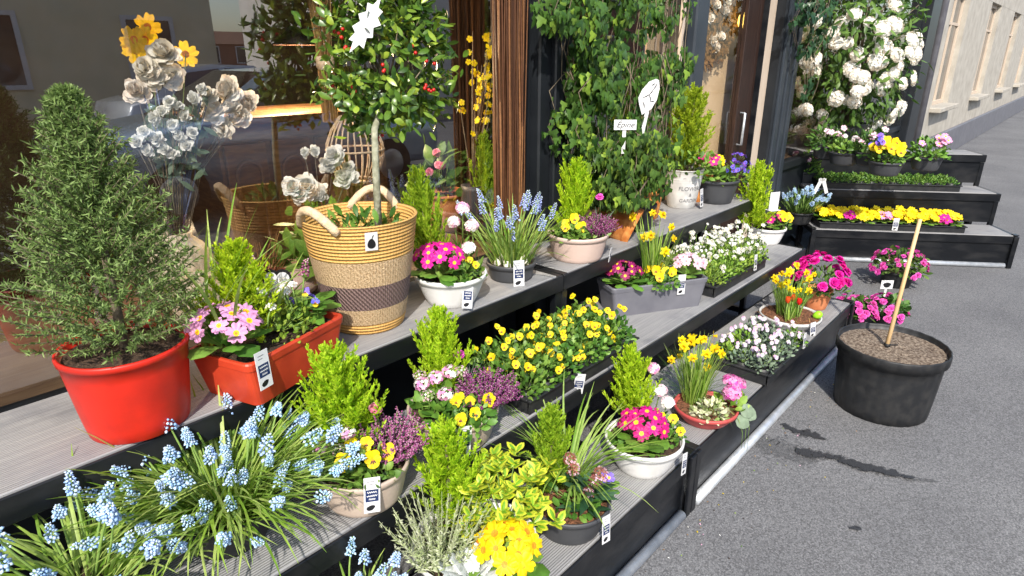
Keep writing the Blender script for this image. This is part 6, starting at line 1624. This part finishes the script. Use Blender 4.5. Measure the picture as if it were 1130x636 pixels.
def car(label, c, rz, paint):
    o = thing('parked_car', label, 'car', c, rz)
    mb = MB()
    prof = [(-2.12, .42), (-2.15, .62), (-2.05, .86), (-1.75, .93), (-1.35, .97), (1.0, .95), (1.75, .84), (2.08, .70), (2.14, .5), (2.1, .30), (-2.1, .30)]
    rows = []
    for y, k, zz in ((-.86, .985, 0), (-.80, 1.0, .02), (.80, 1.0, .02), (.86, .985, 0)): rows.append(mb.add([V((x * k, y, z + (zz if z > .6 else 0))) for x, z in prof]))
    n = len(prof); k = mb.mi(paint)
    for i in range(3):
        for j in range(n): mb.f.append((rows[i] + j, rows[i] + (j + 1) % n, rows[i + 1] + (j + 1) % n, rows[i + 1] + j)); mb.m.append(k)
    mb.f.append(tuple(rows[0] + j for j in reversed(range(n)))); mb.m.append(k); mb.f.append(tuple(rows[3] + j for j in range(n))); mb.m.append(k)
    body = mb.build('body', o)
    mb = MB(); cab = [(-1.72, .94, .74), (-1.15, 1.38, .60), (-.6, 1.47, .57), (.15, 1.44, .57), (1.0, .95, .74)]
    L_ = [V((x, -w, z)) for x, z, w in cab]; R_ = [V((x, w, z)) for x, z, w in cab]; nL, nR = mb.add(L_), mb.add(R_)
    for i in range(4): mb.face((nL + i, nL + i + 1, nR + i + 1, nR + i), 'cglass' if i in (0, 3) else paint)
    mb.face(tuple(nL + i for i in reversed(range(5))), paint); mb.face(tuple(nR + i for i in range(5)), paint); mb.build('cabin', o, smooth=False)
    for sg in (-1, 1):
        for pts in ([(-1.35, 1.0), (-1.05, 1.34), (-.5, 1.40), (-.45, 1.0)], [(-.38, 1.0), (-.40, 1.40), (.10, 1.37), (.72, 1.0)]):
            mb = MB(); pp = []
            for x, z in pts: w = .74 - (.74 - .585) * (z - .94) / .48 + .012; pp.append(V((x, sg * w, z)))
            mb.poly(pp, 'cglass'); mb.build('side_window', o, smooth=False)
        for x in (-1.3, 1.32):
            mb = MB(); mb.tube([(x, sg * .70, .31), (x, sg * .88, .31)], .31, 'tyre', 24); w_ = mb.build('wheel', o)
            mb = MB(); mb.tube([(x, sg * .87, .31), (x, sg * .892, .31)], [.2, .18], 'rim', 20); mb.build('rim', w_)
        mb = MB(); mb.box((2.06, sg * .62, .66), (.12, .34, .13), 'clearlamp', bev=.03); mb.build('headlight', o)
        mb = MB(); mb.box((.75, sg * .92, 1.0), (.14, .16, .11), paint, bev=.03); mb.build('mirror', o)
    return o
a = mirror(262, 110, 7.4); car('silver blue car parked behind the viewer, mirrored across the shop window', (a.x + .2, 2 * W - 7.4, 0), math.pi, 'carblue')
a = mirror(255, 70, 12.0); car('pale grey car across the road, mirrored above the nearer car', (a.x, 2 * W - 12.0, 0), 0, 'cargrey')

# ------------------------------------------------------------------ light, sky, camera
w = bpy.data.worlds.new('World'); sc.world = w; w.use_nodes = True
N, L = w.node_tree.nodes, w.node_tree.links; N.clear()
o = N.new('ShaderNodeOutputWorld'); bg = N.new('ShaderNodeBackground'); sk = N.new('ShaderNodeTexSky')
SUN_AZ, SUN_EL = math.radians(219), math.radians(43)
sk.sky_type = 'NISHITA'; sk.sun_disc = False; sk.sun_elevation = SUN_EL; sk.sun_rotation = math.pi / 2 - SUN_AZ
sk.air_density = 1.0; sk.dust_density = 1.5
bg.inputs[1].default_value = .15
L.new(sk.outputs[0], bg.inputs[0]); L.new(bg.outputs[0], o.inputs[0])
sl = bpy.data.lights.new('sun', 'SUN'); sl.energy = 3.3; sl.angle = math.radians(1.0); sl.color = (1, .94, .85)
so = bpy.data.objects.new('sun', sl); COL.objects.link(so)
sd = V((math.cos(SUN_AZ) * math.cos(SUN_EL), math.sin(SUN_AZ) * math.cos(SUN_EL), math.sin(SUN_EL)))
so.rotation_mode = 'QUATERNION'; so.rotation_quaternion = sd.to_track_quat('Z', 'Y'); so.location = sd * 20
cam = bpy.data.cameras.new('camera'); co = bpy.data.objects.new('camera', cam); COL.objects.link(co)
cam.sensor_fit = 'HORIZONTAL'; cam.sensor_width = 36; cam.lens = F_PX / 1130 * 36; cam.clip_end = 2000; cam.clip_start = .02
co.location = (0, 0, CAMH); co.rotation_euler = Matrix((RT, UPV, -FW)).transposed().to_euler()
sc.camera = co
sc.view_settings.view_transform = 'Standard'; sc.view_settings.look = 'None'; sc.view_settings.exposure = .86; sc.view_settings.gamma = 1
sc.render.engine = 'CYCLES'
c = sc.cycles; c.use_denoising = True; c.max_bounces = 7; c.diffuse_bounces = 3; c.glossy_bounces = 3; c.transparent_max_bounces = 14; c.transmission_bounces = 3
c.caustics_reflective = False; c.caustics_refractive = False; c.sample_clamp_indirect = 6
